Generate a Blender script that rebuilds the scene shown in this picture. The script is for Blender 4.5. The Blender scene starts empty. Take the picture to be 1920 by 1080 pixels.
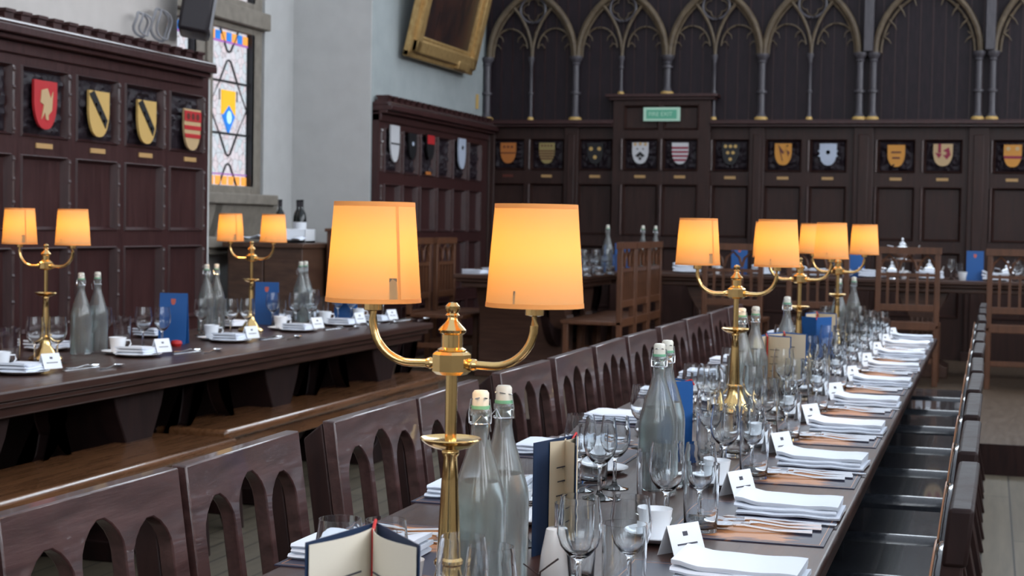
import bpy, bmesh, math, random
from math import sin, cos, pi, radians as R, sqrt, atan2
from mathutils import Vector, Matrix, noise
random.seed(7)
S = bpy.context.scene
C = S.collection

# ------------------------------------------------------------------ camera
CZ = 1.33
cam = bpy.data.cameras.new('camera'); co = bpy.data.objects.new('camera', cam); C.objects.link(co)
cam.sensor_width = 36; cam.lens = 36 * 3000 / 1920; cam.clip_start = .05; cam.clip_end = 200
yaw, pit, rol = R(16.6), R(2.29), .018
f = Vector((-sin(yaw) * cos(pit), cos(yaw) * cos(pit), -sin(pit))); r = Vector((cos(yaw), sin(yaw), 0)); u = r.cross(f)
r2 = cos(rol) * r + sin(rol) * u; u2 = -sin(rol) * r + cos(rol) * u
m = Matrix((r2, u2, -f)).transposed().to_4x4(); m.translation = (0, 0, CZ); co.matrix_world = m
cam.dof.use_dof = True; cam.dof.focus_distance = 2.9; cam.dof.aperture_fstop = 10
S.camera = co

# ------------------------------------------------------------------ world, colour
W = bpy.data.worlds.new('world'); S.world = W; W.use_nodes = True
bg = W.node_tree.nodes['Background']; bg.inputs[0].default_value = (.80, .88, 1, 1); bg.inputs[1].default_value = .95
S.view_settings.view_transform = 'Standard'; S.view_settings.look = 'None'; S.view_settings.gamma = 1
S.view_settings.exposure = 0.08; S.view_settings.use_curve_mapping = False
S.cycles.use_denoising = True; S.cycles.max_bounces = 14; S.cycles.transmission_bounces = 14; S.cycles.transparent_max_bounces = 16
S.cycles.glossy_bounces = 4; S.cycles.diffuse_bounces = 3; S.cycles.caustics_reflective = False; S.cycles.caustics_refractive = False
S.cycles.sample_clamp_indirect = 4; S.cycles.use_light_tree = True
DAY = 9        # radiance of the daylight in the tall windows
LAMP = 1.9       # watts of one candle bulb

# ------------------------------------------------------------------ materials
M = {}
def mat(name, col, rough=.5, metal=0, spec=.5, trans=0, ior=1.45, emit=None, es=0, coat=0):
    m = bpy.data.materials.new(name); m.use_nodes = True; b = m.node_tree.nodes['Principled BSDF']
    b.inputs['Base Color'].default_value = (*col, 1); b.inputs['Roughness'].default_value = rough; b.inputs['Metallic'].default_value = metal
    b.inputs['Specular IOR Level'].default_value = spec; b.inputs['Transmission Weight'].default_value = trans; b.inputs['IOR'].default_value = ior
    b.inputs['Coat Weight'].default_value = coat
    if emit: b.inputs['Emission Color'].default_value = (*emit, 1); b.inputs['Emission Strength'].default_value = es
    M[name] = m; return m
def nd(m, t, **k):
    n = m.node_tree.nodes.new(t)
    for a, v in k.items(): setattr(n, a, v)
    return n
def lk(m, a, b): m.node_tree.links.new(a, b)
def varied(name, c1, c2, scale=(4, 4, 4), rough=.4, bump=.1, detail=6, spec=.5, coat=0, rvar=.1, ns=3.):
    """two tones mixed by stretched noise, with bump and roughness variation"""
    m = mat(name, c1, rough, spec=spec, coat=coat); b = m.node_tree.nodes['Principled BSDF']
    tc = nd(m, 'ShaderNodeTexCoord'); mp = nd(m, 'ShaderNodeMapping'); mp.inputs['Scale'].default_value = scale
    nz = nd(m, 'ShaderNodeTexNoise'); nz.inputs['Scale'].default_value = ns; nz.inputs['Detail'].default_value = detail
    cr = nd(m, 'ShaderNodeValToRGB'); cr.color_ramp.elements[0].position = .3; cr.color_ramp.elements[1].position = .7
    cr.color_ramp.elements[0].color = (*c1, 1); cr.color_ramp.elements[1].color = (*c2, 1)
    lk(m, tc.outputs['Object'], mp.inputs[0]); lk(m, mp.outputs[0], nz.inputs[0]); lk(m, nz.outputs[0], cr.inputs[0]); lk(m, cr.outputs[0], b.inputs['Base Color'])
    if bump:
        bp = nd(m, 'ShaderNodeBump'); bp.inputs['Strength'].default_value = bump; bp.inputs['Distance'].default_value = .01
        lk(m, nz.outputs[0], bp.inputs['Height']); lk(m, bp.outputs[0], b.inputs['Normal'])
    mr = nd(m, 'ShaderNodeMapRange'); mr.inputs[3].default_value = rough - rvar; mr.inputs[4].default_value = rough + rvar
    lk(m, nz.outputs[0], mr.inputs[0]); lk(m, mr.outputs[0], b.inputs['Roughness'])
    return m
varied('panel_wood', (.034, .012, .012), (.056, .02, .019), (14, 14, 1.5), .36, .15)
varied('wall_wood', (.025, .011, .009), (.042, .018, .014), (12, 12, 1.5), .42, .15, spec=.38)
varied('arcade_wood', (.013, .009, .013), (.024, .015, .02), (10, 10, 2), .5, .15, spec=.3)
varied('table_wood', (.034, .015, .012), (.06, .028, .021), (14, 1.2, 14), .33, .1, spec=.35)
varied('high_wood', (.055, .026, .018), (.09, .043, .028), (1.2, 14, 14), .35, .1)
varied('bench_wood', (.1, .042, .018), (.18, .075, .03), (18, 1.2, 18), .28, .1, coat=.6)
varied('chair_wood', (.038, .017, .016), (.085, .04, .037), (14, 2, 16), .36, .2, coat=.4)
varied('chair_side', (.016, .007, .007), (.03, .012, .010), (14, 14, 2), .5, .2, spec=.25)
varied('old_oak', (.012, .006, .006), (.022, .010, .009), (6, 6, 2), .55, .3, spec=.2)
varied('varnished_bead', (.05, .03, .03), (.08, .045, .04), (14, 14, 2), .22, .05, coat=1, rvar=.03)
varied('oak', (.085, .034, .016), (.14, .055, .026), (10, 10, 2), .4, .15)
varied('sideboard_wood', (.06, .028, .018), (.1, .05, .03), (3, 3, 12), .4, .15)
varied('cream_plaster', (.50, .465, .435), (.56, .52, .49), (2, 2, 2), .8, .03)
varied('white_plaster', (.50, .50, .49), (.55, .55, .54), (2, 2, 2), .8, .03)
varied('sky_tinted_plaster', (.31, .345, .345), (.36, .395, .395), (2, 2, 2), .8, .03)  # same wall plaster, with bluish window light put into its colour
varied('stone', (.19, .165, .135), (.26, .23, .19), (4, 4, 4), .8, .1)
varied('dais_boards', (.07, .045, .028), (.11, .075, .05), (12, 1.5, 12), .45, .1)
varied('gilt_wood', (.085, .06, .038), (.15, .11, .066), (6, 6, 6), .5, .2)
varied('column_stone', (.06, .054, .064), (.09, .082, .092), (8, 8, 3), .35, .1)
varied('gold_frame', (.45, .27, .1), (.62, .42, .18), (8, 8, 8), .35, .3)
M['gold_frame'].node_tree.nodes['Principled BSDF'].inputs['Metallic'].default_value = .55
varied('leather', (.024, .028, .036), (.036, .04, .05), (30, 30, 30), .22, .05, spec=.8, coat=.6)
varied('painting_dark', (.012, .010, .012), (.05, .02, .015), (2, 3, 2), .35, 0, 3)
# floor boards
m = mat('floor_boards', (.16, .13, .1), .5); b = m.node_tree.nodes['Principled BSDF']
tc = nd(m, 'ShaderNodeTexCoord'); mp = nd(m, 'ShaderNodeMapping'); mp.inputs['Rotation'].default_value = (0, 0, R(90))
br = nd(m, 'ShaderNodeTexBrick'); br.inputs['Scale'].default_value = 1; br.inputs['Brick Width'].default_value = 2.4; br.inputs['Row Height'].default_value = .13
br.inputs['Mortar Size'].default_value = .004; br.inputs['Color1'].default_value = (.14, .115, .08, 1); br.inputs['Color2'].default_value = (.19, .157, .11, 1); br.inputs['Mortar'].default_value = (.03, .025, .02, 1)
nz = nd(m, 'ShaderNodeTexNoise'); nz.inputs['Scale'].default_value = 2; nz.inputs['Detail'].default_value = 6
mp2 = nd(m, 'ShaderNodeMapping'); mp2.inputs['Scale'].default_value = (14, 1, 1)
mx = nd(m, 'ShaderNodeMixRGB', blend_type='MULTIPLY'); mx.inputs[0].default_value = .55
lk(m, tc.outputs['Object'], mp.inputs[0]); lk(m, mp.outputs[0], br.inputs[0]); lk(m, tc.outputs['Object'], mp2.inputs[0]); lk(m, mp2.outputs[0], nz.inputs[0])
lk(m, br.outputs[0], mx.inputs[1]); lk(m, nz.outputs[0], mx.inputs[2]); lk(m, mx.outputs[0], b.inputs['Base Color'])
# printed placemat: navy with a copper picture and a thin copper border
m = mat('placemat_print', (.03, .035, .07), .42, spec=.35); b = m.node_tree.nodes['Principled BSDF']
tc = nd(m, 'ShaderNodeTexCoord'); nz = nd(m, 'ShaderNodeTexNoise'); nz.inputs['Scale'].default_value = 9; nz.inputs['Detail'].default_value = 5; nz.inputs['Distortion'].default_value = 1.5
mp = nd(m, 'ShaderNodeMapping'); mp.inputs['Scale'].default_value = (1, 2, 1)
vm = nd(m, 'ShaderNodeVectorMath', operation='LENGTH'); ms = nd(m, 'ShaderNodeMapping'); ms.inputs['Scale'].default_value = (5.5, 5.2, 0); ms.inputs['Location'].default_value = (0, .45, 0)
ad = nd(m, 'ShaderNodeMath', operation='SUBTRACT'); cr = nd(m, 'ShaderNodeValToRGB'); cr.color_ramp.elements[0].position = .0; cr.color_ramp.elements[1].position = .22
cr.color_ramp.elements[0].color = (.035, .034, .06, 1); cr.color_ramp.elements[1].color = (.5, .2, .07, 1); e = cr.color_ramp.elements.new(.09); e.color = (.2, .08, .05, 1)
ml = nd(m, 'ShaderNodeMath', operation='MULTIPLY'); ml.inputs[1].default_value = 1.05; a2 = nd(m, 'ShaderNodeMath', operation='MULTIPLY'); a2.inputs[1].default_value = 1.32
lk(m, tc.outputs['Object'], mp.inputs[0]); lk(m, mp.outputs[0], nz.inputs[0]); lk(m, tc.outputs['Object'], ms.inputs[0]); lk(m, ms.outputs[0], vm.inputs[0])
lk(m, vm.outputs['Value'], ml.inputs[0]); lk(m, nz.outputs[0], a2.inputs[0]); lk(m, a2.outputs[0], ad.inputs[0]); lk(m, ml.outputs[0], ad.inputs[1]); lk(m, ad.outputs[0], cr.inputs[0]); lk(m, cr.outputs[0], b.inputs['Base Color'])
mat('copper_line', (.5, .22, .1), .4)
mat('brass', (.76, .52, .22), .17, 1)
mat('silver', (.78, .79, .82), .16, 1)
mat('china', (.86, .88, .91), .2, coat=.4)
mat('linen', (.82, .87, .96), .85)
mat('card', (.86, .88, .92), .7)
mat('cream_paper', (.72, .66, .55), .75)
mat('beige_paper', (.64, .53, .37), .7)
mat('blue_card', (.010, .095, .32), .5)
mat('navy_card', (.012, .03, .075), .5)
mat('red_cord', (.55, .02, .02), .5)
mat('ink', (.05, .05, .07), .6)
mat('crest_red', (.55, .12, .08), .5)
mat('black_plastic', (.018, .014, .018), .5)
mat('cable', (.25, .25, .27), .5)
mat('wine_bottle', (.008, .012, .012), .1, spec=.7)
mat('lead', (.02, .02, .022), .5)
mat('rubber_green', (.2, .5, .3), .5)
mat('stopper_white', (.75, .72, .62), .3)
mat('water', (.9, .97, .96), .0, trans=1, ior=1.33)
for nme, c in dict(red=(.5, .025, .03), gold=(.62, .4, .13), dgold=(.33, .26, .1), black=(.012, .012, .014), orange=(.5, .17, .04), white=(.6, .6, .62), maroon=(.28, .02, .05), silverblue=(.5, .56, .68), amber=(.62, .27, .04), brown=(.12, .03, .02), tan=(.55, .38, .2), plate=(.5, .3, .12), blue=(.03, .1, .4)).items():
    mat('paint_' + nme, c, .45)
mat('glass', (.97, .99, 1), 0, trans=1, ior=1.47)
# frosty bottle glass
mat('bottle_glass', (.9, .97, .96), .02, trans=1, ior=1.47)
# chilled water bottle: misted on the outside
m = mat('misted_glass', (.90, .95, .94), .13, trans=.90, ior=1.4)
# lamp shade: thin parchment that lets the bulb through
m = bpy.data.materials.new('shade_paper'); m.use_nodes = True; M['shade_paper'] = m; nt = m.node_tree; nt.nodes.remove(nt.nodes['Principled BSDF'])
df = nd(m, 'ShaderNodeBsdfDiffuse'); df.inputs[0].default_value = (.85, .6, .36, 1); tr = nd(m, 'ShaderNodeBsdfTranslucent'); tr.inputs[0].default_value = (.17, .085, .010, 1)
mx = nd(m, 'ShaderNodeMixShader'); mx.inputs[0].default_value = .62; lk(m, df.outputs[0], mx.inputs[1]); lk(m, tr.outputs[0], mx.inputs[2])
em = nd(m, 'ShaderNodeEmission'); em.inputs[0].default_value = (1, .46, .1, 1); em.inputs[1].default_value = .12; ads = nd(m, 'ShaderNodeAddShader')
lk(m, mx.outputs[0], ads.inputs[0]); lk(m, em.outputs[0], ads.inputs[1]); lk(m, ads.outputs[0], nt.nodes['Material Output'].inputs[0])
mat('shade_trim', (.75, .3, .08), .7, emit=(1, .3, .06), es=.12)
mat('shade_tag', (.2, .15, .1), .8)
mat('bulb', (1, .8, .5), .4, emit=(1, .6, .25), es=6)
mat('daylight_pane', (.8, .85, .9), .4, emit=(.86, .92, 1), es=DAY)
mat('high_daylight_pane', (.8, .85, .9), .4, emit=(.82, .91, 1), es=DAY * .62)
mat('end_daylight_pane', (.8, .85, .9), .4, emit=(.86, .93, 1), es=DAY * .4)
mat('exit_green', (.1, .36, .24), .5, emit=(.15, .5, .33), es=.1)
mat('exit_pale', (.42, .62, .5), .5, emit=(.4, .7, .55), es=.12)
# stained glass, lit from outside: small pale quarries between dark lead
m = bpy.data.materials.new('stained_quarry'); m.use_nodes = True; M['stained_quarry'] = m; nt = m.node_tree; b = nt.nodes['Principled BSDF']
tc = nd(m, 'ShaderNodeTexCoord'); vo = nd(m, 'ShaderNodeTexVoronoi'); vo.inputs['Scale'].default_value = 17; vd = nd(m, 'ShaderNodeTexVoronoi', feature='DISTANCE_TO_EDGE'); vd.inputs['Scale'].default_value = 17
cr = nd(m, 'ShaderNodeValToRGB'); cr.color_ramp.elements[0].color = (.66, .78, .86, 1); cr.color_ramp.elements[1].color = (.88, .74, .8, 1); e = cr.color_ramp.elements.new(.5); e.color = (.88, .84, .92, 1)
sp = nd(m, 'ShaderNodeSeparateColor'); th = nd(m, 'ShaderNodeMapRange'); th.inputs[1].default_value = .01; th.inputs[2].default_value = .05; th.inputs[3].default_value = .4
mu = nd(m, 'ShaderNodeMixRGB', blend_type='MULTIPLY'); mu.inputs[0].default_value = 1
for v in (vo, vd): lk(m, tc.outputs['Object'], v.inputs[0])
lk(m, vo.outputs['Color'], sp.inputs[0]); lk(m, sp.outputs[0], cr.inputs[0]); lk(m, vd.outputs['Distance'], th.inputs[0]); lk(m, cr.outputs[0], mu.inputs[1]); lk(m, th.outputs[0], mu.inputs[2])
lk(m, mu.outputs[0], b.inputs['Emission Color']); b.inputs['Emission Strength'].default_value = .8; b.inputs['Base Color'].default_value = (.1, .1, .1, 1)
for nme, c in dict(gold=(.75, .4, .02), blue=(.02, .18, .6), orange=(.8, .33, .06), purple=(.3, .1, .35), pale=(.45, .75, .95)).items():
    mat('stained_' + nme, c, .4, emit=c, es=.75)

# ------------------------------------------------------------------ mesh building
class MB:
    def __init__(s): s.v = []; s.f = []; s.sm = []
    def add(s, v, fs, smooth=False, mx=None):
        n = len(s.v); s.v += [tuple(mx @ Vector(p)) if mx else tuple(p) for p in v]; s.f += [tuple(i + n for i in q) for q in fs]; s.sm += [smooth] * len(fs); return s
    def box(s, x0, x1, y0, y1, z0, z1, mx=None):
        v = [(x, y, z) for x in (x0, x1) for y in (y0, y1) for z in (z0, z1)]
        return s.add(v, [(0, 1, 3, 2), (4, 6, 7, 5), (0, 4, 5, 1), (2, 3, 7, 6), (0, 2, 6, 4), (1, 5, 7, 3)], False, mx)
    def lathe(s, pr, seg=24, at=(0, 0, 0), mx=None, cap=True):
        v = []; fs = []
        for (rr, z) in pr:
            for k in range(seg): a = 2 * pi * k / seg; v.append((at[0] + rr * cos(a), at[1] + rr * sin(a), at[2] + z))
        for i in range(len(pr) - 1):
            for k in range(seg): k2 = (k + 1) % seg; fs.append((i * seg + k, i * seg + k2, (i + 1) * seg + k2, (i + 1) * seg + k))
        if cap:
            if pr[0][0] > 1e-4: fs.append(tuple(range(seg))[::-1])
            if pr[-1][0] > 1e-4: fs.append(tuple(range((len(pr) - 1) * seg, len(pr) * seg)))
        return s.add(v, fs, True, mx)
    def tube(s, pts, rad, seg=8, mx=None, closed=False):
        P = [Vector(p) for p in pts]; n = len(P); v = []; fs = []
        ref = None
        for i, p in enumerate(P):
            d = (P[(i + 1) % n] - P[i - 1]) if closed else (P[min(i + 1, n - 1)] - P[max(i - 1, 0)])
            d.normalize()
            if ref is None: ref = Vector((0, 0, 1)) if abs(d.z) < .9 else Vector((1, 0, 0))
            a = d.cross(ref)
            if a.length < 1e-3: a = d.cross(Vector((.3, .8, .2)))
            a.normalize(); bb = d.cross(a); bb.normalize(); ref = bb.cross(d) * 1.0 if False else ref
            rr = rad[i] if isinstance(rad, (list, tuple)) else rad
            for k in range(seg): t = 2 * pi * k / seg; v.append(p + a * rr * cos(t) + bb * rr * sin(t))
        for i in range(n if closed else n - 1):
            j = (i + 1) % n
            for k in range(seg): k2 = (k + 1) % seg; fs.append((i * seg + k, i * seg + k2, j * seg + k2, j * seg + k))
        if not closed: fs += [tuple(range(seg))[::-1], tuple(range((n - 1) * seg, n * seg))]
        return s.add(v, fs, True, mx)
    def prism(s, poly, a, b, ax='y', mx=None):
        """extrude a 2-D outline along an axis: ax y -> (x,z), ax x -> (y,z), ax z -> (x,y)"""
        g = {'y': lambda p, t: (p[0], t, p[1]), 'x': lambda p, t: (t, p[0], p[1]), 'z': lambda p, t: (p[0], p[1], t)}[ax]
        n = len(poly); v = [g(p, a) for p in poly] + [g(p, b) for p in poly]
        fs = [tuple(range(n)), tuple(range(n, 2 * n))[::-1]] + [(i, (i + 1) % n, (i + 1) % n + n, i + n) for i in range(n)]
        return s.add(v, fs, False, mx)
    def warp(s, fn): s.v = [fn(*p) for p in s.v]; return s
    def build(s, name, mt, parent=None, bevel=0, seg=2, loc=None, angle=38):
        me = bpy.data.meshes.new(name); me.from_pydata([tuple(p) for p in s.v], [], s.f); me.update()
        bm = bmesh.new(); bm.from_mesh(me); bmesh.ops.recalc_face_normals(bm, faces=bm.faces); bm.to_mesh(me); bm.free()
        me.polygons.foreach_set('use_smooth', [True] * len(me.polygons) if (bevel or any(s.sm)) else [False] * len(me.polygons))
        try: me.set_sharp_from_angle(angle=R(angle))
        except Exception: pass
        me.materials.append(M[mt]); o = bpy.data.objects.new(name, me); C.objects.link(o)
        if parent: o.parent = parent
        if loc: o.location = loc
        if bevel:
            bv = o.modifiers.new('bevel', 'BEVEL'); bv.width = bevel; bv.segments = seg; bv.limit_method = 'ANGLE'; bv.angle_limit = R(35)
        return o
def tag(o, label, cat, group=None, kind=None):
    if label: o['label'] = label
    if cat: o['category'] = cat
    if group: o['group'] = group
    if kind: o['kind'] = kind
    return o
def empty(name, loc=(0, 0, 0), rz=0, par=None):
    o = bpy.data.objects.new(name, None); C.objects.link(o); o.location = loc; o.rotation_euler = (0, 0, rz); o.empty_display_size = .05
    if par: o.parent = par
    return o
def struct(o, label=None, cat='wall'):
    o['kind'] = 'structure'; o['category'] = cat
    if label: o['label'] = label
    return o
KIDS = {}
def dup(o, loc=None, rz=None, label=None, group=None, parent=None, sc=None):
    c = o.copy(); C.objects.link(c)
    if parent: c.parent = parent
    if loc is not None: c.location = loc
    if rz is not None: c.rotation_euler[2] = rz
    if sc: c.scale = sc
    if label: c['label'] = label
    if group: c['group'] = group
    for ch in list(o.children): dup(ch, parent=c)
    return c
class Stock:
    """first call places the prototype itself, later calls copy it"""
    def __init__(s, proto): s.p = proto; s.used = False
    def __call__(s, loc, rz=0, label=None, group=None, cat=None, sc=None):
        if s.used: o = dup(s.p, loc, rz, label, group, sc=sc)
        else:
            s.used = True; o = s.p; o.location = loc; o.rotation_euler[2] = rz
            if label: o['label'] = label
            if group: o['group'] = group
            if sc: o.scale = sc
        if cat: o['category'] = cat
        return o
ORD = ['first', 'second', 'third', 'fourth', 'fifth', 'sixth', 'seventh', 'eighth', 'ninth', 'tenth', 'eleventh', 'twelfth', 'thirteenth', 'fourteenth']

# ------------------------------------------------------------------ room shell
XW, YB, XB = -4.78, 15.0, -5.46      # panelled side wall, end wall, back of the window bay
DZ, DY = .17, 9.15                   # dais
fl = MB().box(-5.6, 5.2, -7.2, 15.3, -.12, 0).build('floor', 'floor_boards'); struct(fl, 'grey brown floor boards running down the hall', 'floor')
da = MB().box(XW, 5.0, DY, YB, 0, DZ).build('floor_dais', 'dais_boards'); struct(da, 'raised boarded dais one step above the hall floor', 'floor')
MB().box(XW, 5.0, DY - .015, DY, 0, DZ).build('riser', 'chair_side', da)  # shadow on the step front is put into this dark wood colour
wb = MB().box(XW - .4, 5.4, YB, YB + .3, 0, 4.9).box(XW - .4, -3.9, YB, YB + .3, 4.9, 9).box(3.1, 5.4, YB, YB + .3, 4.9, 9).box(-3.9, 3.1, YB, YB + .3, 8.6, 9).build('wall_back', 'arcade_wood'); struct(wb, 'dark wooden end wall with gothic arcade above shield panels', 'wall')
wl = empty('wall_left'); struct(wl, 'plastered side wall with dark panelling and a window bay', 'wall')
MB().box(XW - .4, XW, -7, 8.8, 0, 7).build('plaster', 'cream_plaster', wl)
MB().box(XB - .3, XW, 12.0, 15.1, 0, 7).build('plaster_beside_bay', 'sky_tinted_plaster', wl)
MB().box(XB, XW - .002, 11.985, 11.999, 0, 7).build('bay_reveal', 'white_plaster', wl)
wb2 = MB()
for a, b_, z0, z1 in ((8.6, 9.62, 0, 7), (9.62, 12.1, 0, 1.5), (9.62, 12.1, 4.6, 7), (11.45, 12.1, 1.5, 4.6)): wb2.box(XB - .3, XB, a, b_, z0, z1)
wb2.build('bay_wall', 'white_plaster', wl)
wr = empty('wall_right'); struct(wr, 'plain plastered wall with tall daylight windows', 'wall')
WINR = [(-5.5, -3.7), (-2.4, -.6), (.7, 2.5), (3.8, 5.6), (6.9, 8.7), (10, 11.8), (13, 14.3)]
wm = MB().box(5, 5.4, -7, 15.1, 0, 3.0).box(5, 5.4, -7, 15.1, 6.2, 7); prev = -7
for a, b_ in WINR: wm.box(5, 5.4, prev, a, 3.0, 6.2); prev = b_
wm.box(5, 5.4, prev, 15.1, 3.0, 6.2).build('plaster', 'cream_plaster', wr)
wf = empty('wall_front'); struct(wf, 'plain end wall with one great daylight window', 'wall')
MB().box(XW - .4, 5.4, -7.3, -7, 0, 2.6).box(XW - .4, 5.4, -7.3, -7, 6.6, 7).box(XW - .4, -3, -7.3, -7, 2.6, 6.6).box(3, 5.4, -7.3, -7, 2.6, 6.6).build('plaster', 'cream_plaster', wf)
n = 3
for a, b_ in WINR:
    w = struct(empty('window_%d' % n, (5.2, (a + b_) / 2, 3)), 'tall leaded daylight window high in the plain wall', 'window'); n += 1; h = (b_ - a) / 2
    MB().box(.0, .02, -h, h, 0, 3.2).build('pane', 'daylight_pane', w)
    g = MB()
    for k in range(1, 3): g.box(-.06, 0, -h + 2 * h * k / 3 - .03, -h + 2 * h * k / 3 + .03, 0, 3.2)
    g.box(-.06, 0, -h, h, 1.5, 1.58).build('mullion', 'stone', w)
w = struct(empty('window_%d' % n, (0, -7.15, 2.6)), 'great daylight window in the end wall behind the tables', 'window')
MB().box(-3, 3, -.02, 0, 0, 4).build('pane', 'end_daylight_pane', w)
g = MB()
for k in range(1, 5): g.box(-3 + 1.2 * k - .05, -3 + 1.2 * k + .05, 0, .08, 0, 4)
g.box(-3, 3, 0, .08, 2, 2.1).build('mullion', 'stone', w)

w = struct(empty('window_%d' % (n + 1), (-.4, YB + .15, 4.9)), 'great daylight window high in the end wall above the arcade', 'window')
MB().box(-3.5, 3.5, 0, .02, 0, 3.7).build('pane', 'high_daylight_pane', w)
g = MB()
for k in range(1, 6): g.box(-3.5 + 7 * k / 6 - .05, -3.5 + 7 * k / 6 + .05, -.1, 0, 0, 3.7)
g.box(-3.5, 3.5, -.1, 0, 1.8, 1.9).build('mullion', 'stone', w)

# ------------------------------------------------------------------ panelling helpers
def mapper(side):
    """local (u along the wall, v up, w out of the wall) -> world"""
    return (lambda u, v, w: (u, YB - w, v)) if side == 'b' else (lambda u, v, w: (XW + w, u, v))
def panel_field(mb, u0, u1, v0, v1, w=.045, d=.03, bev=.022):
    """sloped moulding round a sunk panel"""
    o = [(u0, v0), (u1, v0), (u1, v1), (u0, v1)]; i = [(u0 + bev, v0 + bev), (u1 - bev, v0 + bev), (u1 - bev, v1 - bev), (u0 + bev, v1 - bev)]
    v = [(p[0], p[1], w) for p in o] + [(p[0], p[1], w + .012) for p in [(u0 + .006, v0 + .006), (u1 - .006, v0 + .006), (u1 - .006, v1 - .006), (u0 + .006, v1 - .006)]] + [(p[0], p[1], w - d) for p in i]
    fs = [(k, (k + 1) % 4, 4 + (k + 1) % 4, 4 + k) for k in range(4)] + [(4 + k, 4 + (k + 1) % 4, 8 + (k + 1) % 4, 8 + k) for k in range(4)]
    mb.add(v, fs)
def panelling(side, cols, rows, u0, u1, v0, v1, w=.045):
    """grid of stiles and rails with sunk panels; cols, rows: list of (lo, hi) openings"""
    fr = MB(); md = MB(); d = .03
    fr.box(u0, u1, v0, v1, 0, w - d)
    prev = u0
    for a, b_ in cols + [(u1, u1)]:
        if a > prev: fr.box(prev, a, v0, v1, w - d, w)
        prev = b_
    for a, b_ in cols:
        pv = v0
        for c, e_ in rows + [(v1, v1)]:
            if c > pv: fr.box(a, b_, pv, c, w - d, w)
            pv = e_
        for c, e_ in rows: panel_field(md, a, b_, c, e_, w, d)
    f_ = mapper(side); fr.v = [(p[0], p[1], p[2]) for p in fr.v]
    # boxes were given as (u,v,w) through box(x=u,y=v,z=w)
    fr.warp(f_); md.warp(f_); return fr, md
def carved(u0, u1, v0, v1, side, seed, w=.02, n=22):
    """leafy carving filling a square panel"""
    v = []; fs = []
    for i in range(n + 1):
        for j in range(n + 1):
            a = u0 + (u1 - u0) * i / n; b_ = v0 + (v1 - v0) * j / n
            h = abs(noise.noise((a * 21 + seed, b_ * 21, seed * .3))) * .05 + random.random() * .006
            edge = min(i, n - i, j, n - j); v.append((a, b_, w + h * min(1, edge / 2)))
    for i in range(n):
        for j in range(n): k = i * (n + 1) + j; fs.append((k, k + 1, k + n + 2, k + n + 1))
    return MB().add(v, fs, True).warp(mapper(side))
def shield_poly(w, h, n=8):
    p = [(-w / 2, h * .5), (w / 2, h * .5), (w / 2, h * .1)]
    for k in range(1, n): t = k / n; p.append((w / 2 * cos(t * pi / 2) ** .8, h * .1 - h * .6 * sin(t * pi / 2) ** 1.1))
    p.append((0, -h / 2)); q = [(-a, b_) for a, b_ in p[2:-1]][::-1]
    return p + q
def clip_band(w, h, z0, z1):
    """shield outline between two heights"""
    def half(z):
        if z >= h * .1: return w / 2
        s_ = min(1, (h * .1 - z) / (h * .6)) ** (1 / 1.1); return w / 2 * max(0, cos(math.asin(s_))) ** .8
    ps = [(half(z0 + (z1 - z0) * k / 4), z0 + (z1 - z0) * k / 4) for k in range(5)]
    return ps + [(-a, b_) for a, b_ in ps[::-1]]
def shield(side, u, v, base, charges, label, w=.155, h=.2, dw=.045):
    """heraldic shield mounted on a panel. charges: list of (material, shape, args)"""
    f_ = mapper(side); e = empty('heraldic_shield', f_(u, v, dw)); o0 = Vector(f_(u, v, dw))
    def loc(mb): return mb.warp(lambda a, b_, c: tuple(Vector(f_(u + a, v + b_, dw + c)) - o0))
    loc(MB().add(*(lambda P: ([(a, b_, t) for t in (0, .014) for a, b_ in P], [tuple(range(len(P))), tuple(range(len(P), 2 * len(P)))[::-1]] + [(i, (i + 1) % len(P), (i + 1) % len(P) + len(P), i + len(P)) for i in range(len(P))]))(shield_poly(w, h)))).build('field', base, e)
    cs = MB()
    for mt_, sh, ar in charges:
        for q_ in ([ar] if sh == 'band' else ar):
            mb = MB()
            if sh == 'band': mb.prism(clip_band(w, h, q_[0] * h, q_[1] * h), .0135, .017, 'z')
            elif sh == 'dot': mb.prism([(q_[0] * w + q_[2] * w * cos(t * pi / 6), q_[1] * h + q_[2] * w * sin(t * pi / 6)) for t in range(12)], .0135, .018, 'z')
            else: mb.prism([(a * w, b_ * h) for a, b_ in q_], .0135, .018, 'z')
            loc(mb).build('charge', mt_, e)
    tag(e, label, 'shield', 'heraldic shields on the panelling'); return e
def plate(side, u, v, mt_='paint_plate', wd=.105, label='', dw=.045):
    f_ = mapper(side); o0 = Vector(f_(u, v, dw)); o = MB().box(-wd / 2, wd / 2, -.013, .013, 0, .006).warp(lambda a, b_, c: tuple(Vector(f_(u + a, v + b_, dw + c)) - o0)).build('name_plate', mt_, None, loc=tuple(o0))
    tag(o, label, 'name plate', 'small gilt name plates under the shields')

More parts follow.
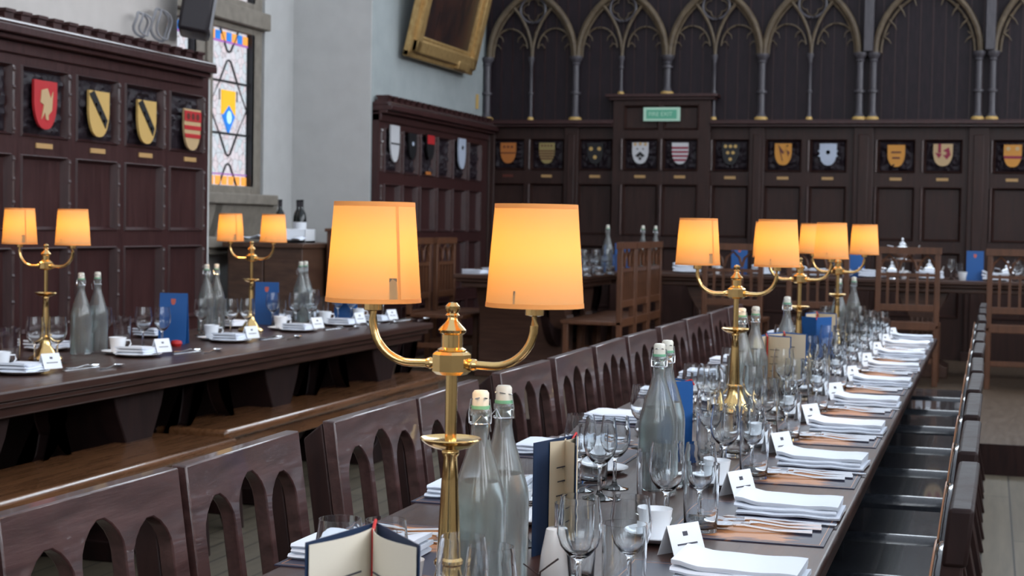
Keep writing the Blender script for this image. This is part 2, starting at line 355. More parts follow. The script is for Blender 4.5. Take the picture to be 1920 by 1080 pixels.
# ------------------------------------------------------------------ end wall: panelling
SH = [-4.52, -4.13, -3.65, -3.19, -2.81, -2.35, -1.86, -1.45, -.84, -.43, .17, .6]
rows = [(.55, 1.14), (1.24, 1.73), (1.855, 2.16)]
fr, md = panelling('b', [(c - .165, c + .17) for c in SH if not -3.3 < c < -2.7], rows, XW, 1.6, 0, 2.28)
fr.build('panelling_frame', 'wall_wood', wb); md.build('panel_moulding', 'wall_wood', wb)
for k, c in enumerate(SH): carved(c - .15, c + .155, 1.87, 2.145, 'b', k * 3.1, .016 + (.09 if -3.3 < c < -2.7 else 0)).build('carved_panel', 'arcade_wood', wb)
P3 = mapper('b')
for c in SH[:-1]:
    dd = .152 if -3.3 < c < -2.7 else .046
    for za, zb in ((1.865, 2.15), (1.25, 1.72)):
        MB().tube([(c - .178, za, dd), (c - .178, (za + zb) / 2, dd), (c - .178, zb, dd)], .014, 10).warp(P3).build('stile_bead', 'varnished_bead', wb)
lg = MB()
for a, b_ in ((XW, -3.46), (-2.53, 1.6)):
    lg.box(a, b_, 2.27, 2.295, 0, .13).box(a, b_, 2.295, 2.32, 0, .17).box(a, b_, 2.32, 2.335, 0, .14)
lg.warp(P3).build('ledge', 'panel_wood', wb, bevel=.004)
for c in (-4.74, -3.88, -2.1, -1.13, -.12, .9):
    w_ = .07 if c > -4 and c < -1.5 else .09
    MB().box(c - w_, c + w_, 0, 2.27, .04, .085).box(c - w_ * .5, c + w_ * .5, .1, 2.2, .085, .1).box(c - w_ * 1.2, c + w_ * 1.2, 0, .25, .04, .12).warp(P3).build('pilaster', 'wall_wood', wb, bevel=.006)
# door with its projecting case
dr = struct(empty('door_1', (0, 0, 0)), 'dark panelled door case projecting from the end wall under the exit sign', 'door')
fr = MB(); md = MB()
DC = [(-3.355, -3.02), (-2.975, -2.64)]; DRW = [(.4, 1.14), (1.24, 1.73), (1.855, 2.16), (2.24, 2.47)]
fr.box(-3.46, -2.53, 0, 2.52, .0, .105)
for a, b_ in ((-3.46, -3.355), (-3.02, -2.975), (-2.64, -2.53)): fr.box(a, b_, 0, 2.52, .105, .135)
for a, b_ in DC:
    pv = 0
    for c, e_ in DRW + [(2.52, 2.52)]:
        fr.box(a, b_, pv, c, .105, .135); pv = e_
    for c, e_ in DRW: panel_field(md, a, b_, c, e_, .135, .03)
fr.warp(P3).build('door_case', 'wall_wood', dr, bevel=.002); md.warp(P3).build('panel_moulding', 'wall_wood', dr)
MB().box(-3.5, -2.49, 2.52, 2.545, 0, .17).box(-3.53, -2.46, 2.545, 2.575, 0, .2).warp(P3).build('cornice', 'panel_wood', dr, bevel=.004)
MB().lathe([(.012, 0), (.02, .02), (.028, .04), (.02, .06), (0, .065)], 12).warp(lambda a, b_, c: (-2.58 + a, YB - .135 - c, 1.1 + b_)).build('door_handle', 'brass', dr)
# exit sign
ex = empty('exit_sign', (-2.99, YB - .14, 2.385)); tag(ex, 'green fire exit sign above the panelled door', 'sign')
MB().box(-.175, .175, -.02, 0, -.065, .065).build('sign_face', 'exit_pale', ex, bevel=.004)
MB().box(-.145, .145, -.0225, -.0205, -.042, .042).build('sign_panel', 'exit_green', ex)
def text(body, size, loc, rot, mt_, parent, name='lettering', ext=.0008):
    c = bpy.data.curves.new(name, 'FONT'); c.body = body; c.size = size; c.align_x = 'CENTER'; c.align_y = 'CENTER'; c.extrude = ext; c.materials.append(M[mt_])
    o = bpy.data.objects.new(name, c); C.objects.link(o); o.parent = parent; o.location = loc; o.rotation_euler = rot
    bpy.context.view_layer.update(); me = bpy.data.meshes.new_from_object(o.evaluated_get(bpy.context.evaluated_depsgraph_get())); me.name = name
    q = bpy.data.objects.new(name, me); bpy.data.objects.remove(o); C.objects.link(q); q.name = name; q.parent = parent; q.location = loc; q.rotation_euler = rot; return q
text('FIRE EXIT', .055, (-.01, -.0235, 0), (R(90), 0, 0), 'exit_pale', ex)

# ------------------------------------------------------------------ end wall: gothic arcade
def column(x, rad, z0=2.335, z1=2.93, y=YB - .07, name='arcade_column'):
    c = MB().lathe([(rad * 1.5, .03), (rad * 1.15, .055), (rad, .07), (rad, .245), (rad * 1.5, .25), (rad * 1.5, .27), (rad, .275), (rad, z1 - z0 - .07), (rad * 1.3, z1 - z0 - .06), (rad * 1.15, z1 - z0 - .045), (rad * 1.9, z1 - z0 - .01), (rad * 1.9, z1 - z0 + .015)], 14).build(name, 'column_stone', wb, loc=(x, y, z0))
    MB().lathe([(rad * 1.9, 0), (rad * 1.9, .02), (rad * 1.5, .03)], 14).build('gilt_base', 'paint_gold', c); return c
MAINC = [-4.74, -3.85, -2.96, -2.07, -1.18]; THIN = [-4.295, -3.405, -2.515, -1.63]
for x in MAINC: column(x, .033, z0=2.575 if x == -2.96 else 2.335)
for x in THIN: column(x, .016, z0=2.575 if x == -3.405 or x == -2.515 and False else 2.335)
for x in (-1.06, -.14, -.02, 1.0): column(x, .03)
ZS = 2.94
def arc_pts(x0, sgn, rad, amax, y, n=16, z0=ZS):
    """limb rising from x0, curving towards sgn"""
    return [(x0 + sgn * (rad - rad * cos(a * amax / n)), y, z0 + rad * sin(a * amax / n)) for a in range(n + 1)]
def pointed(xa, xb, k, th, y, name='arch_rib', seg=8, z0=ZS):
    span = xb - xa; rad = k * span; am = math.acos((rad - span / 2) / rad); mb = MB()
    L = arc_pts(xa, 1, rad, am, y, z0=z0); Rr = arc_pts(xb, -1, rad, am, y, z0=z0)
    mb.tube(L + Rr[::-1][1:], th, seg); return mb
YA = YB - .06
for i in range(4):
    a, b_ = MAINC[i], MAINC[i + 1]; mid = (a + b_) / 2; sp = b_ - a; rad = .79 * sp
    pointed(a + .015, b_ - .015, .79, .03, YA).build('arch_rib', 'gilt_wood', wb)
    pointed(a + .05, b_ - .05, .79, .012, YA + .02).build('arch_rib_inner', 'gilt_wood', wb)
    # sub arches sharing the curve of the great arch
    am = math.acos((rad - sp / 4) / rad); t = MB()
    t.tube(arc_pts(mid, -1, rad, am, YA + .01), .016, 6).tube(arc_pts(mid, 1, rad, am, YA + .01), .016, 6); t.build('tracery_rib', 'gilt_wood', wb)
    MB().tube([(mid + .125 * cos(2 * pi * k / 24), YA + .01, 3.4 + .125 * sin(2 * pi * k / 24)) for k in range(24)], .013, 6, closed=True).build('tracery_circle', 'column_stone', wb)
    q = MB()
    for k in range(4):
        cx_, cz_ = mid + .055 * cos(k * pi / 2), 3.4 + .055 * sin(k * pi / 2)
        q.tube([(cx_ + .05 * cos(k * pi / 2 + t_), YA + .025, cz_ + .05 * sin(k * pi / 2 + t_)) for t_ in [(-1 + j / 5) * 1.7 for j in range(11)]], .006, 5)
    q.build('quatrefoil_cusp', 'gilt_wood', wb)
    for c in (a + sp / 4, a + sp * 3 / 4):
        cu = MB(); cu.tube([(c + .17 * cos(t_), YA + .02, 3.02 + .2 * sin(t_)) for t_ in [.05 + j * (pi - .1) / 14 for j in range(15)]], .009, 6)
        for s_ in (-1, 1): cu.tube([(c + s_ * (.165 - .0 + .0), YA + .02, 3.05), (c + s_ * .13, YA + .02, 3.07), (c + s_ * .10, YA + .02, 3.035), (c + s_ * .105, YA + .02, 3.0)], [.007, .006, .005, .003], 5)
        for s_ in (-1, 1): cu.tube([(c + s_ * .12, YA + .02, 3.16), (c + s_ * .08, YA + .02, 3.13), (c + s_ * .07, YA + .02, 3.09)], [.008, .006, .003], 5)
        cu.build('cusped_arch', 'gilt_wood', wb)
for a, b_ in ((-1.06, -.12), (-.02, 1.0)):
    pointed(a + .01, b_ - .01, .72, .028, YA).build('arch_rib', 'gilt_wood', wb)
    pointed(a + .06, b_ - .06, .72, .012, YA + .02).build('arch_rib_inner', 'gilt_wood', wb)
    cu = MB(); sp = b_ - a; rad = .72 * sp; am = math.acos((rad - sp / 2) / rad)
    for s_, x0 in ((1, a + .06), (-1, b_ - .06)):
        for k in range(1, 6):
            al = am * k / 5.6; px, pz = x0 + s_ * (rad - rad * cos(al)), ZS + rad * sin(al)
            nx, nz_ = s_ * cos(al), -sin(al)
            cu.tube([(px, YA + .01, pz), (px + nx * .05, YA + .01, pz + nz_ * .05 - .02), (px + nx * .075, YA + .01, pz + nz_ * .075 - .05)], [.012, .008, .003], 6)
            cu.tube([(px, YA + .01, pz), (px + nx * .035, YA + .01, pz + nz_ * .035 + .03), (px + nx * .05, YA + .01, pz + nz_ * .05 + .05)], [.01, .006, .003], 6)
    cu.build('arch_cusp', 'gilt_wood', wb)
for x in (-1.12, -.06):
    MB().box(x - .035, x + .055, 2.95, 4.85, .04, .12).warp(P3).build('pier_shaft', 'column_stone', wb, bevel=.01)
# recessed arcade field boards
fb = MB()
for x in [XW + .05 + .11 * k for k in range(48)]: fb.box(x, x + .006, 2.34, 4.85, 0, .006)
fb.warp(P3).build('board_joint', 'panel_wood', wb)
gl = MB().box(-.012, .012, -.006, .006, -.07, .07).build('wall_plaque', 'paint_gold', None, loc=(-4.765, YB - .3, 2.5)); tag(gl, 'narrow gilt plaque in the corner above the ledge', 'plaque')

# shields on the end wall
def bars(mt_, n, z0=-.42, z1=.42):
    st = (z1 - z0) / (2 * n); return [(mt_, 'band', (z0 + 2 * k * st, z0 + (2 * k + 1) * st)) for k in range(n)]
V0 = 2.02
shield('b', SH[0], V0, 'paint_orange', [('paint_brown', 'band', (-.02, .03)), ('paint_brown', 'dot', [(-.25, .3, .07), (0, .3, .07), (.25, .3, .07)])], 'orange shield with a brown bar beside the wall corner', dw=.04)
shield('b', SH[1], V0, 'paint_dgold', bars('paint_brown', 4, -.3, .2)[:4] + [('paint_brown', 'dot', [(-.3, .36, .06), (-.1, .36, .06), (.1, .36, .06), (.3, .36, .06)])], 'dull gold barred shield, second along the end wall', dw=.04)
shield('b', SH[2], V0, 'paint_black', [('paint_gold', 'dot', [(-.26, .22, .12), (.26, .22, .12), (0, -.18, .12)])], 'black shield with three gold discs before the door case', dw=.04)
shield('b', SH[3], V0, 'paint_white', [('paint_black', 'poly', [[(-.3, -.12), (0, .08), (.3, -.12), (.12, -.2), (0, -.1), (-.12, -.2)]]), ('paint_tan', 'dot', [(-.32, .42, .1), (0, .44, .1), (.32, .42, .1)]), ('paint_black', 'dot', [(0, -.25, .09), (-.18, .2, .05), (.18, .2, .05)])], 'white shield with black chevron on the door case', dw=.13)
shield('b', SH[4], V0, 'paint_white', bars('paint_maroon', 4, -.36, .4), 'white shield with crimson wavy bars on the door case', dw=.13)
shield('b', SH[5], V0, 'paint_black', [('paint_gold', 'dot', [(-.3, .36, .1), (0, .36, .1), (.3, .36, .1), (-.16, .06, .1), (.16, .06, .1), (0, -.24, .1)])], 'black shield with six gold charges beside the door case', dw=.04)
shield('b', SH[6], V0, 'paint_amber', [('paint_brown', 'poly', [[(-.3, .45), (-.05, -.3), (0, -.3), (-.15, .1), (0, .0), (.3, .45), (.05, .1), (-.05, .2)], [(.2, .2), (.4, .1), (.3, -.1)]])], 'amber shield with brown beast, paired with a pale star shield', dw=.04)
st = [((.62 if k % 2 else .42) * cos(k * pi / 12), .05 + (.5 if k % 2 else .34) * sin(k * pi / 12)) for k in range(24)]
shield('b', SH[7], V0, 'paint_silverblue', [('paint_silverblue', 'poly', [st]), ('paint_black', 'dot', [(0, .1, .13)])], 'pale blue shield with spiked edge and dark centre', dw=.04)
shield('b', SH[8], V0 - .01, 'paint_amber', [('paint_brown', 'poly', [[(-.28, .2), (.28, .2), (.28, .13), (-.28, .13)], [(-.22, -.05), (.22, -.05), (.22, -.13), (-.22, -.13)]])], 'amber shield with two short brown bars under the single wide arch', dw=.04)
shield('b', SH[9], V0, 'paint_tan', [('paint_maroon', 'poly', [[(-.25, .5), (-.1, .5), (-.1, .1), (-.25, .1)], [(0, .2), (.3, .35), (.4, .0), (.2, -.2), (.0, 0), (.15, .0), (.2, .12)], [(-.4, .1), (-.05, .05), (-.2, -.15)]])], 'tan shield with crimson scroll under the single wide arch', dw=.04, w=.17)
shield('b', SH[10], V0 - .005, 'paint_amber', [('paint_maroon', 'band', (-.12, .0)), ('paint_tan', 'dot', [(-.25, .32, .12), (.25, .32, .12)])], 'amber and crimson shield past the twin piers', dw=.04)
shield('b', SH[11], V0, 'paint_gold', bars('paint_red', 2), 'gold shield with red bars past the twin piers', dw=.04)
for k, c in enumerate(SH): plate('b', c, 1.8, 'paint_plate' if k not in (0,) else 'paint_brown', label='gilt name plate under shield on end wall, %s from the wall corner' % ORD[k], dw=.135 if k in (3, 4) else .045)

# ------------------------------------------------------------------ side wall panelling
def side_panels(y0, y1, stiles, shz, cres=True, name='panelling_frame'):
    cols = [(stiles[k] + .04, stiles[k + 1] - .04) for k in range(len(stiles) - 1)]
    fr, md = panelling('l', cols, [(.2, .62), (.72, 1.165), (1.25, 1.64), (1.73, 2.09)], y0, y1, 0, 2.22, .06)
    fr.build(name, 'panel_wood', wl); md.build('panel_moulding', 'panel_wood', wl)
    q = mapper('l')
    y1c = y1; y1 = y1 - .1 if y1 < 10 else y1
    MB().box(y0, y1, 2.14, 2.2, 0, .08).box(y0, y1, 2.2, 2.225, 0, .13).box(y0, y1, 2.225, 2.265, 0, .17).box(y0, y1, 2.265, 2.29, 0, .13).warp(q).build('cornice', 'panel_wood', wl, bevel=.004)
    cr_ = MB(); y = y0 + .03
    while y < y1 - .06:
        cr_.box(y, y + .075, 2.29, 2.33, .03, .12).box(y - .006, y + .081, 2.33, 2.346, .02, .13); y += .142
    MB().tube([(y0, 2.275, .15), ((y0 + y1) / 2, 2.275, .15), (y1, 2.275, .15)], .016, 10).warp(q).build('cornice_bead', 'varnished_bead', wl)
    cr_.box(y0, y1, 2.288, 2.305, .02, .11).warp(q).build('cornice_crenellation', 'panel_wood', wl)
    for k, (a, b_) in enumerate(cols): carved(a + .015, b_ - .015, 1.745, 2.075, 'l', y0 + k * 5.3, .03).build('carved_panel', 'arcade_wood', wl)
    for yb in stiles:
        for za, zb in ((1.74, 2.08), (1.26, 1.63), (.74, 1.155)):
            bd = MB().tube([(yb - .03, za, .062), (yb - .03, (za + zb) / 2, .062), (yb - .03, zb, .062)], .014, 10)
            for zc in (za + .02, za + (zb - za) * .36, za + (zb - za) * .68, zb - .02): bd.lathe([(.014, -.012), (.019, 0), (.014, .012)], 8, mx=Matrix.Translation((yb - .03, zc, .062)) @ Matrix.Rotation(-pi / 2, 4, 'X'))
            bd.warp(q).build('stile_bead', 'varnished_bead', wl)
    return cols
side_panels(4.4, 9.1, [4.46, 4.98, 5.5, 6.0, 6.52, 7.03, 7.54, 8.045, 8.56, 9.06], 0)
side_panels(12.02, 14.93, [12.1, 12.53, 12.96, 13.40, 13.83, 14.28, 14.72], 0)
MB().box(XW, XW + .06, 9.1, 9.12, 0, 2.2).build('panelling_end', 'white_plaster', wl)
VL = 1.93
gr = [('paint_tan', 'poly', [[(-.2, .3), (.05, .35), (.2, .15), (.3, .3), (.25, -.1), (.1, -.2), (.1, -.3), (0, -.3), (-.05, -.15), (-.2, -.3), (-.1, 0), (-.25, .05)]])]
shield('l', 7.26, VL - .03, 'paint_red', gr, 'bright red shield with pale griffin on the panelling behind the bench table', w=.21, h=.25, dw=.07)
bend = [('paint_black', 'poly', [[(-.5, .42), (-.28, .5), (.38, -.12), (.3, -.3)]]), ('paint_gold', 'dot', [(-.18, .2, .05), (.02, .02, .05), (.2, -.14, .05)])]
shield('l', 7.78, VL - .04, 'paint_gold', bend, 'gold shield with black bend beside the red griffin shield', w=.21, h=.25, dw=.07)
shield('l', 8.3, VL - .05, 'paint_gold', bend, 'gold shield with black bend beside the red and gold barred shield', w=.21, h=.25, dw=.07)
shield('l', 8.85, VL - .06, 'paint_tan', [('paint_red', 'band', (.0, .1)), ('paint_red', 'band', (-.2, -.1)), ('paint_red', 'band', (.2, .45)), ('paint_brown', 'dot', [(-.28, .32, .1), (0, .32, .1), (.28, .32, .1)])], 'red and tan barred shield at the end of the panelling beside the window bay', w=.21, h=.25, dw=.07)
shield('l', 12.33, 1.97, 'paint_white', [('paint_black', 'band', (-.02, .02))], 'white shield beside the window bay on the short panelling', w=.2, h=.3, dw=.07)
shield('l', 13.2, 1.99, 'paint_black', [('paint_red', 'band', (.1, .45))], 'dark shield with red top on the short panelling', w=.18, h=.22, dw=.07)
shield('l', 14.07, 1.97, 'paint_silverblue', [('paint_black', 'dot', [(0, .2, .1)])], 'pale blue shield close to the hall corner', w=.2, h=.28, dw=.07)
shield('l', 12.75, 1.97, 'paint_black', [('paint_silverblue', 'dot', [(0, .1, .1)])], 'black shield between the white and red topped shields', w=.18, h=.22, dw=.07)
for k, y in enumerate((7.28, 7.8, 8.32, 8.86)): plate('l', y, 1.69, label='gilt name plate on side panelling under the ' + ('griffin shield', 'bend shield beside the griffin', 'bend shield beside the barred shield', 'barred shield')[k], wd=.15, dw=.06)
plate('l', 13.2, 1.76, 'paint_orange', label='orange name plate under the red topped shield', wd=.13, dw=.06)

# ------------------------------------------------------------------ bay window
def window(name, y0, y1, label):
    w = struct(empty(name, (XB, (y0 + y1) / 2, 1.58)), label, 'window'); h = (y1 - y0) / 2
    fr = MB()
    for (z0, z1) in ((0, 1.16), (1.4, 2.9)): fr.box(-.12, .0, -h - .09, -h, z0 - .06, z1 + .06).box(-.12, 0, h, h + .17, z0 - .06, z1 + .06).box(-.12, 0, -h, h, z0 - .08, z0).box(-.12, 0, -h, h, z1, z1 + .05)
    fr.box(-.12, .06, -h - .1, h + .2, 1.21, 1.34); fr.build('window_frame', 'stone', w, bevel=.008)
    for z0, H in ((0, 1.16), (1.4, 1.5)):
        MB().box(-.05, -.045, -h, h, z0, z0 + H).build('pane', 'stained_quarry', w)
        b = MB(); x0, x1 = -.046, -.035
        for z in [z0 + H * k / 3 for k in (1, 2)]: b.box(x0, x1 + .01, -h, h, z - .008, z + .008)
        b.box(x0, x1, -h, -h + .012, z0, z0 + H).box(x0, x1, h - .012, h, z0, z0 + H)
        for k in range(3):
            za, zb = z0 + H * k / 3, z0 + H * (k + 1) / 3; zm = (za + zb) / 2
            for s_ in (-1, 1):
                if k != 1:
                    b.tube([(-.04, s_ * h * .45, zb), (-.04, s_ * h * .1, zm + .04), (-.04, s_ * .0, zm + .03)], .009, 5).tube([(-.04, s_ * h * .45, za), (-.04, s_ * h * .1, zm - .04), (-.04, 0, zm - .03)], .009, 5)
                else:
                    b.tube([(-.04, s_ * h * .45, zb), (-.04, s_ * h * .95, zm), (-.04, s_ * h * .45, za)], .006, 5).tube([(-.04, s_ * h * .45, zb - .06), (-.04, s_ * h * .45, zb - .14)], .005, 5)
        b.box(-.05, .0, h - .004, h + .035, z0, z0 + H); b.build('lead_lattice', 'lead', w)
        if z0 == 0:
            cz_ = H * .5
            MB().box(x0, x1, -.11, .11, cz_ - .05, cz_ + .13).build('arms_upper', 'stained_gold', w)
            MB().prism([(0, cz_ + .02), (.1, cz_ - .06), (0, cz_ - .19), (-.1, cz_ - .06)], x0, x1 + .003, 'x').build('arms_lower', 'stained_blue', w)
            MB().prism([(.04 * cos(t * pi / 4), cz_ - .07 + .05 * sin(t * pi / 4)) for t in range(8)], x1, x1 + .006, 'x').build('arms_emblem', 'stained_pale', w)
            for zz, n_ in ((H - .05, 7), (.04, 6)):
                for k in range(n_):
                    yy = -h + .05 + (2 * h - .1) * k / (n_ - 1); MB().box(x0, x1, yy - .035, yy + .035, zz - .035, zz + .03).build('border_quarry', 'stained_orange' if k % 2 == 0 or zz < .1 else 'stained_blue', w)
            MB().box(x0, x1, -h, h, H - .1, H - .085).box(x0, x1, -h, h, .08, .09).build('border_line', 'stained_purple', w)
    MB().prism([(.0, -.42), (.02, -.42), (.10, -.14), (.0, -.14)], -h - .12, h + .28, 'y').build('sill_slope', 'stone', w)
    sl = MB().box(-.02, .14, -h - .12, h + .2, -.14, -.06).build('sill', 'stone', w, bevel=.01)
window('window_1', 10.6, 11.24, 'narrow stained glass window with a gold and blue coat of arms')
window('window_2', 9.68, 10.3, 'stained glass light of the bay hidden behind the panelling end')
sl = MB().box(XB, XB + .14, 9.3, 11.98, 1.12, 1.2).box(XB, XB + .1, 9.3, 11.98, 1.07, 1.12).build('trim_1', 'stone', bevel=.01); struct(sl, 'stone string course at the foot of the window bay', 'trim')

# sideboard and things on it
sb = empty('sideboard', (-4.93, 10.4, 0)); tag(sb, 'tall dark wooden sideboard in front of the window bay', 'sideboard')
MB().box(-.30, .28, 0, .9, .06, 1.13).build('body', 'sideboard_wood', sb, bevel=.004)
MB().box(-.33, .3, -.03, .93, 1.13, 1.165).build('top', 'sideboard_wood', sb, bevel=.006)
for s_ in (-1, 1):
    d_ = MB().box(-.135, .135, -.018, 0, .12, 1.05).build('door', 'sideboard_wood', sb, bevel=.005, loc=(s_ * .14 - .01, 0, 0)); MB().lathe([(.006, 0), (.012, .012), (0, .02)], 10).warp(lambda a, b_, c: (a, -.018 - c, b_)).build('knob', 'brass', d_, loc=(-s_ * .11, 0, .6))
MB().box(-.28, .26, .02, .88, 0, .06).build('plinth', 'chair_side', sb)
dk = empty('reading_desk', (-4.515, 10.75, DZ)); tag(dk, 'stepped brown wooden desk beside the tall sideboard', 'desk')
MB().box(-.1, .1, 0, .5, 0, 1.1).build('body', 'oak', dk, bevel=.005)
MB().box(.0, .1, .02, .48, 1.1, 1.22).build('upper_step', 'oak', dk, bevel=.005); MB().box(-.11, .11, -.02, .52, 1.08, 1.105).build('top', 'oak', dk, bevel=.004)
def cloth(name, w, d, h, seed, mt_='linen'):
    v = []; fs = []; n = 16
    for i in range(n + 1):
        for j in range(n + 1):
            a, b_ = -w / 2 + w * i / n, -d / 2 + d * j / n; v.append((a + .02 * noise.noise((a * 5, b_ * 5, seed)), b_, h * (.35 + .65 * abs(noise.noise((a * 9, b_ * 9, seed)) * 1.6))))
    for i in range(n):
        for j in range(n): k = i * (n + 1) + j; fs.append((k, k + 1, k + n + 2, k + n + 1))
    o = MB().add(v, fs, True).build(name, mt_); so = o.modifiers.new('solid', 'SOLIDIFY'); so.thickness = .004; return o
c_ = cloth('folded_cloth', .54, .16, .055, 3); c_.location = (-4.95, 10.47, 1.168); tag(c_, 'crumpled white cloth spread on top of the sideboard', 'cloth')
def wine_bottle():
    e = empty('wine_bottle'); tag(e, '', 'bottle')
    MB().lathe([(.0, 0), (.036, 0), (.037, .01), (.037, .18), (.03, .215), (.0145, .245), (.0145, .3), (.016, .302), (.016, .312), (0, .312)], 20).build('body', 'wine_bottle', e)
    MB().lathe([(.0375, .06), (.0375, .15)], 20, cap=False).build('paper_label', 'card', e); MB().lathe([(.0152, .262), (.0155, .313), (0, .314)], 14).build('foil_cap', 'black_plastic', e); return e
wbt = Stock(wine_bottle())
for k, (x, y) in enumerate(((-5.0, 10.78), (-4.91, 10.9), (-4.83, 10.78))): wbt((x, y, 1.166), k, 'dark wine bottle on the sideboard, %s from the bay wall' % ORD[k], 'wine bottles on the sideboard')
bx = MB().box(-.16, .16, -.09, .09, 0, .02).box(-.16, .16, -.09, -.082, 0, .1).box(-.16, .16, .082, .09, 0, .1).box(-.16, -.152, -.09, .09, 0, .1).box(.152, .16, -.09, .09, 0, .1).build('white_tray', 'china', None, .003, loc=(-4.86, 10.65, 1.166)); tag(bx, 'white box tray in front of the wine bottles', 'tray')

# loudspeaker and cable coils above the panelling
sp = empty('loudspeaker', (-4.63, 8.72, 2.43)); sp.rotation_euler = (R(-4), R(9), R(25)); tag(sp, 'black wall loudspeaker hanging above the end of the side panelling', 'loudspeaker')
MB().box(-.09, .09, -.15, .15, 0, .62).build('cabinet', 'black_plastic', sp, .02); MB().box(.091, .097, -.115, .115, .03, .59).build('grille', 'cable', sp, .004)
MB().tube([(-.09, 0, .3), (-.16, 0, .32)], .02).build('bracket', 'black_plastic', sp)
for k, (y, z, rr) in enumerate(((8.24, 2.37, .07), (8.46, 2.37, .095))):
    o = MB().tube([(.01 * sin(3 * t), rr * cos(t), rr + rr * sin(t)) for t in [j * pi / 12 for j in range(24)]], .008, 6, closed=True).tube([(.03 + .01 * sin(3 * t), rr * .85 * cos(t), rr + rr * .9 * sin(t)) for t in [j * pi / 12 for j in range(24)]], .006, 6, closed=True).build('cable_coil', 'cable', None, loc=(XW + .07, y, z - .005))
    tag(o, ('small loop of grey cable on the panelling cornice', 'larger loop of grey cable beside the loudspeaker')[k], 'cable')

# painting leaning out from the wall
pt = empty('framed_painting', (XW + .04, 13.42, 2.72)); pt.rotation_euler = (0, R(13), 0); tag(pt, 'large dark portrait in a carved gilt frame leaning out from the wall', 'painting')
W2, HH = .86, 2.1
fm = MB()
for k, (ww, d0, d1) in enumerate(((0, 0, .06), (.05, .02, .1), (.15, .0, .06))):
    a, b_ = W2 - ww, W2 - ww - (.06, .11, .05)[k]; t0, t1 = ww, ww + (.06, .11, .05)[k]
    fm.box(d0, d1, -a, -b_, t0, HH - t0).box(d0, d1, b_, a, t0, HH - t0).box(d0, d1, -a, a, t0, t1).box(d0, d1, -a, a, HH - t1, HH - t0)
fm.build('frame', 'gold_frame', pt, .012)
MB().box(0, .03, -.68, .68, .18, HH - .18).build('canvas', 'painting_dark', pt)
MB().prism([(-.3, .2), (-.24, .9), (-.3, 1.2), (.1, 1.6), (.3, 1.1), (.38, .2)], .03, .034, 'x').build('painted_robe', 'painting_dark', pt)
MB().tube([(.036, -.2, .75), (.036, -.21, 1.1)], [.015, .01], 6).build('painted_highlight', 'paint_tan', pt)
MB().box(.06, .105, .3, .62, .02, .09).build('frame_plaque', 'gold_frame', pt, .006)

# ------------------------------------------------------------------ tables
def long_table(name, x0, x1, y0, y1, h, trest, label, mt_='table_wood', z=0):
    cx_ = (x0 + x1) / 2; e = empty(name, (cx_, (y0 + y1) / 2, z)); tag(e, label, 'table'); a, b_ = (x1 - x0) / 2, (y1 - y0) / 2
    MB().box(-a, a, -b_, b_, h - .035, h).build('tabletop', mt_, e, .008)
    MB().box(-a + .02, a - .02, -b_ + .02, b_ - .02, h - .06, h - .035).box(-a + .05, a - .05, -b_ + .05, b_ - .05, h - .1, h - .06).build('table_apron', mt_, e, .008)
    al = (y1 - y0) > (x1 - x0)
    for t in trest:
        c = t - (y0 + y1) / 2 if al else t - cx_; hw = min(a, b_) - .12
        p = MB(); hh = h - .1
        prof = [(-.2, 0), (.2, 0), (.2, .08), (.11, .12), (.10, hh - .2), (.17, hh - .08), (.2, hh), (-.2, hh), (-.17, hh - .08), (-.10, hh - .2), (-.11, .12), (-.2, .08)]
        if al: p.prism([(c + q[0], q[1]) for q in prof], -hw, hw, 'x')
        else: p.prism([(c + q[0], q[1]) for q in prof], -hw, hw, 'y')
        for k in range(-2, 3):
            if al: p.box(hw, hw + .015, c + k * .04 - .008, c + k * .04 + .008, .14, hh - .2)
            else: p.box(c + k * .04 - .008, c + k * .04 + .008, -hw - .015, -hw, .14, hh - .2)
        p.build('trestle', 'old_oak' if mt_ != 'high_wood' else mt_, e, .006)
        if al:
            for s_ in (-1, 1):
                pts = [(c + s_ * (.1 + .42 * sin(q)), hh - .42 * cos(q) - .02) for q in [j * pi / 2 / 8 for j in range(9)]]
                inn = [(c + s_ * (.1 + .5 * sin(q)), hh - .3 * cos(q)) for q in [j * pi / 2 / 8 for j in range(9)]][::-1]
                MB().prism(pts + inn, hw - .09, hw - .03, 'x').build('bracket', 'old_oak', e, .004)
    return e
long_table('dining_table', -1.13, -.26, .9, 9.0, .75, [1.6, 3.6, 5.6, 7.6, 8.6], 'long dark polished dining table crowded with glasses between the two rows of chairs')
long_table('dining_table', -4.0, -3.08, 2.4, 8.75, .75, [3.3, 4.55, 5.62, 6.95, 8.3], 'long dark refectory table set beside the panelled wall with benches')
long_table('high_table', -4.2, 3.2, 12.95, 13.75, .78, [-3.9, -2.2, -.5, 1.2, 2.9], 'long dark high table running across the dais below the shields', 'high_wood', DZ)
long_table('dais_table', -3.85, -2.93, 11.35, 12.9, .78, [11.75, 12.35], 'short dark table on the dais pointing down the hall', 'high_wood', DZ)

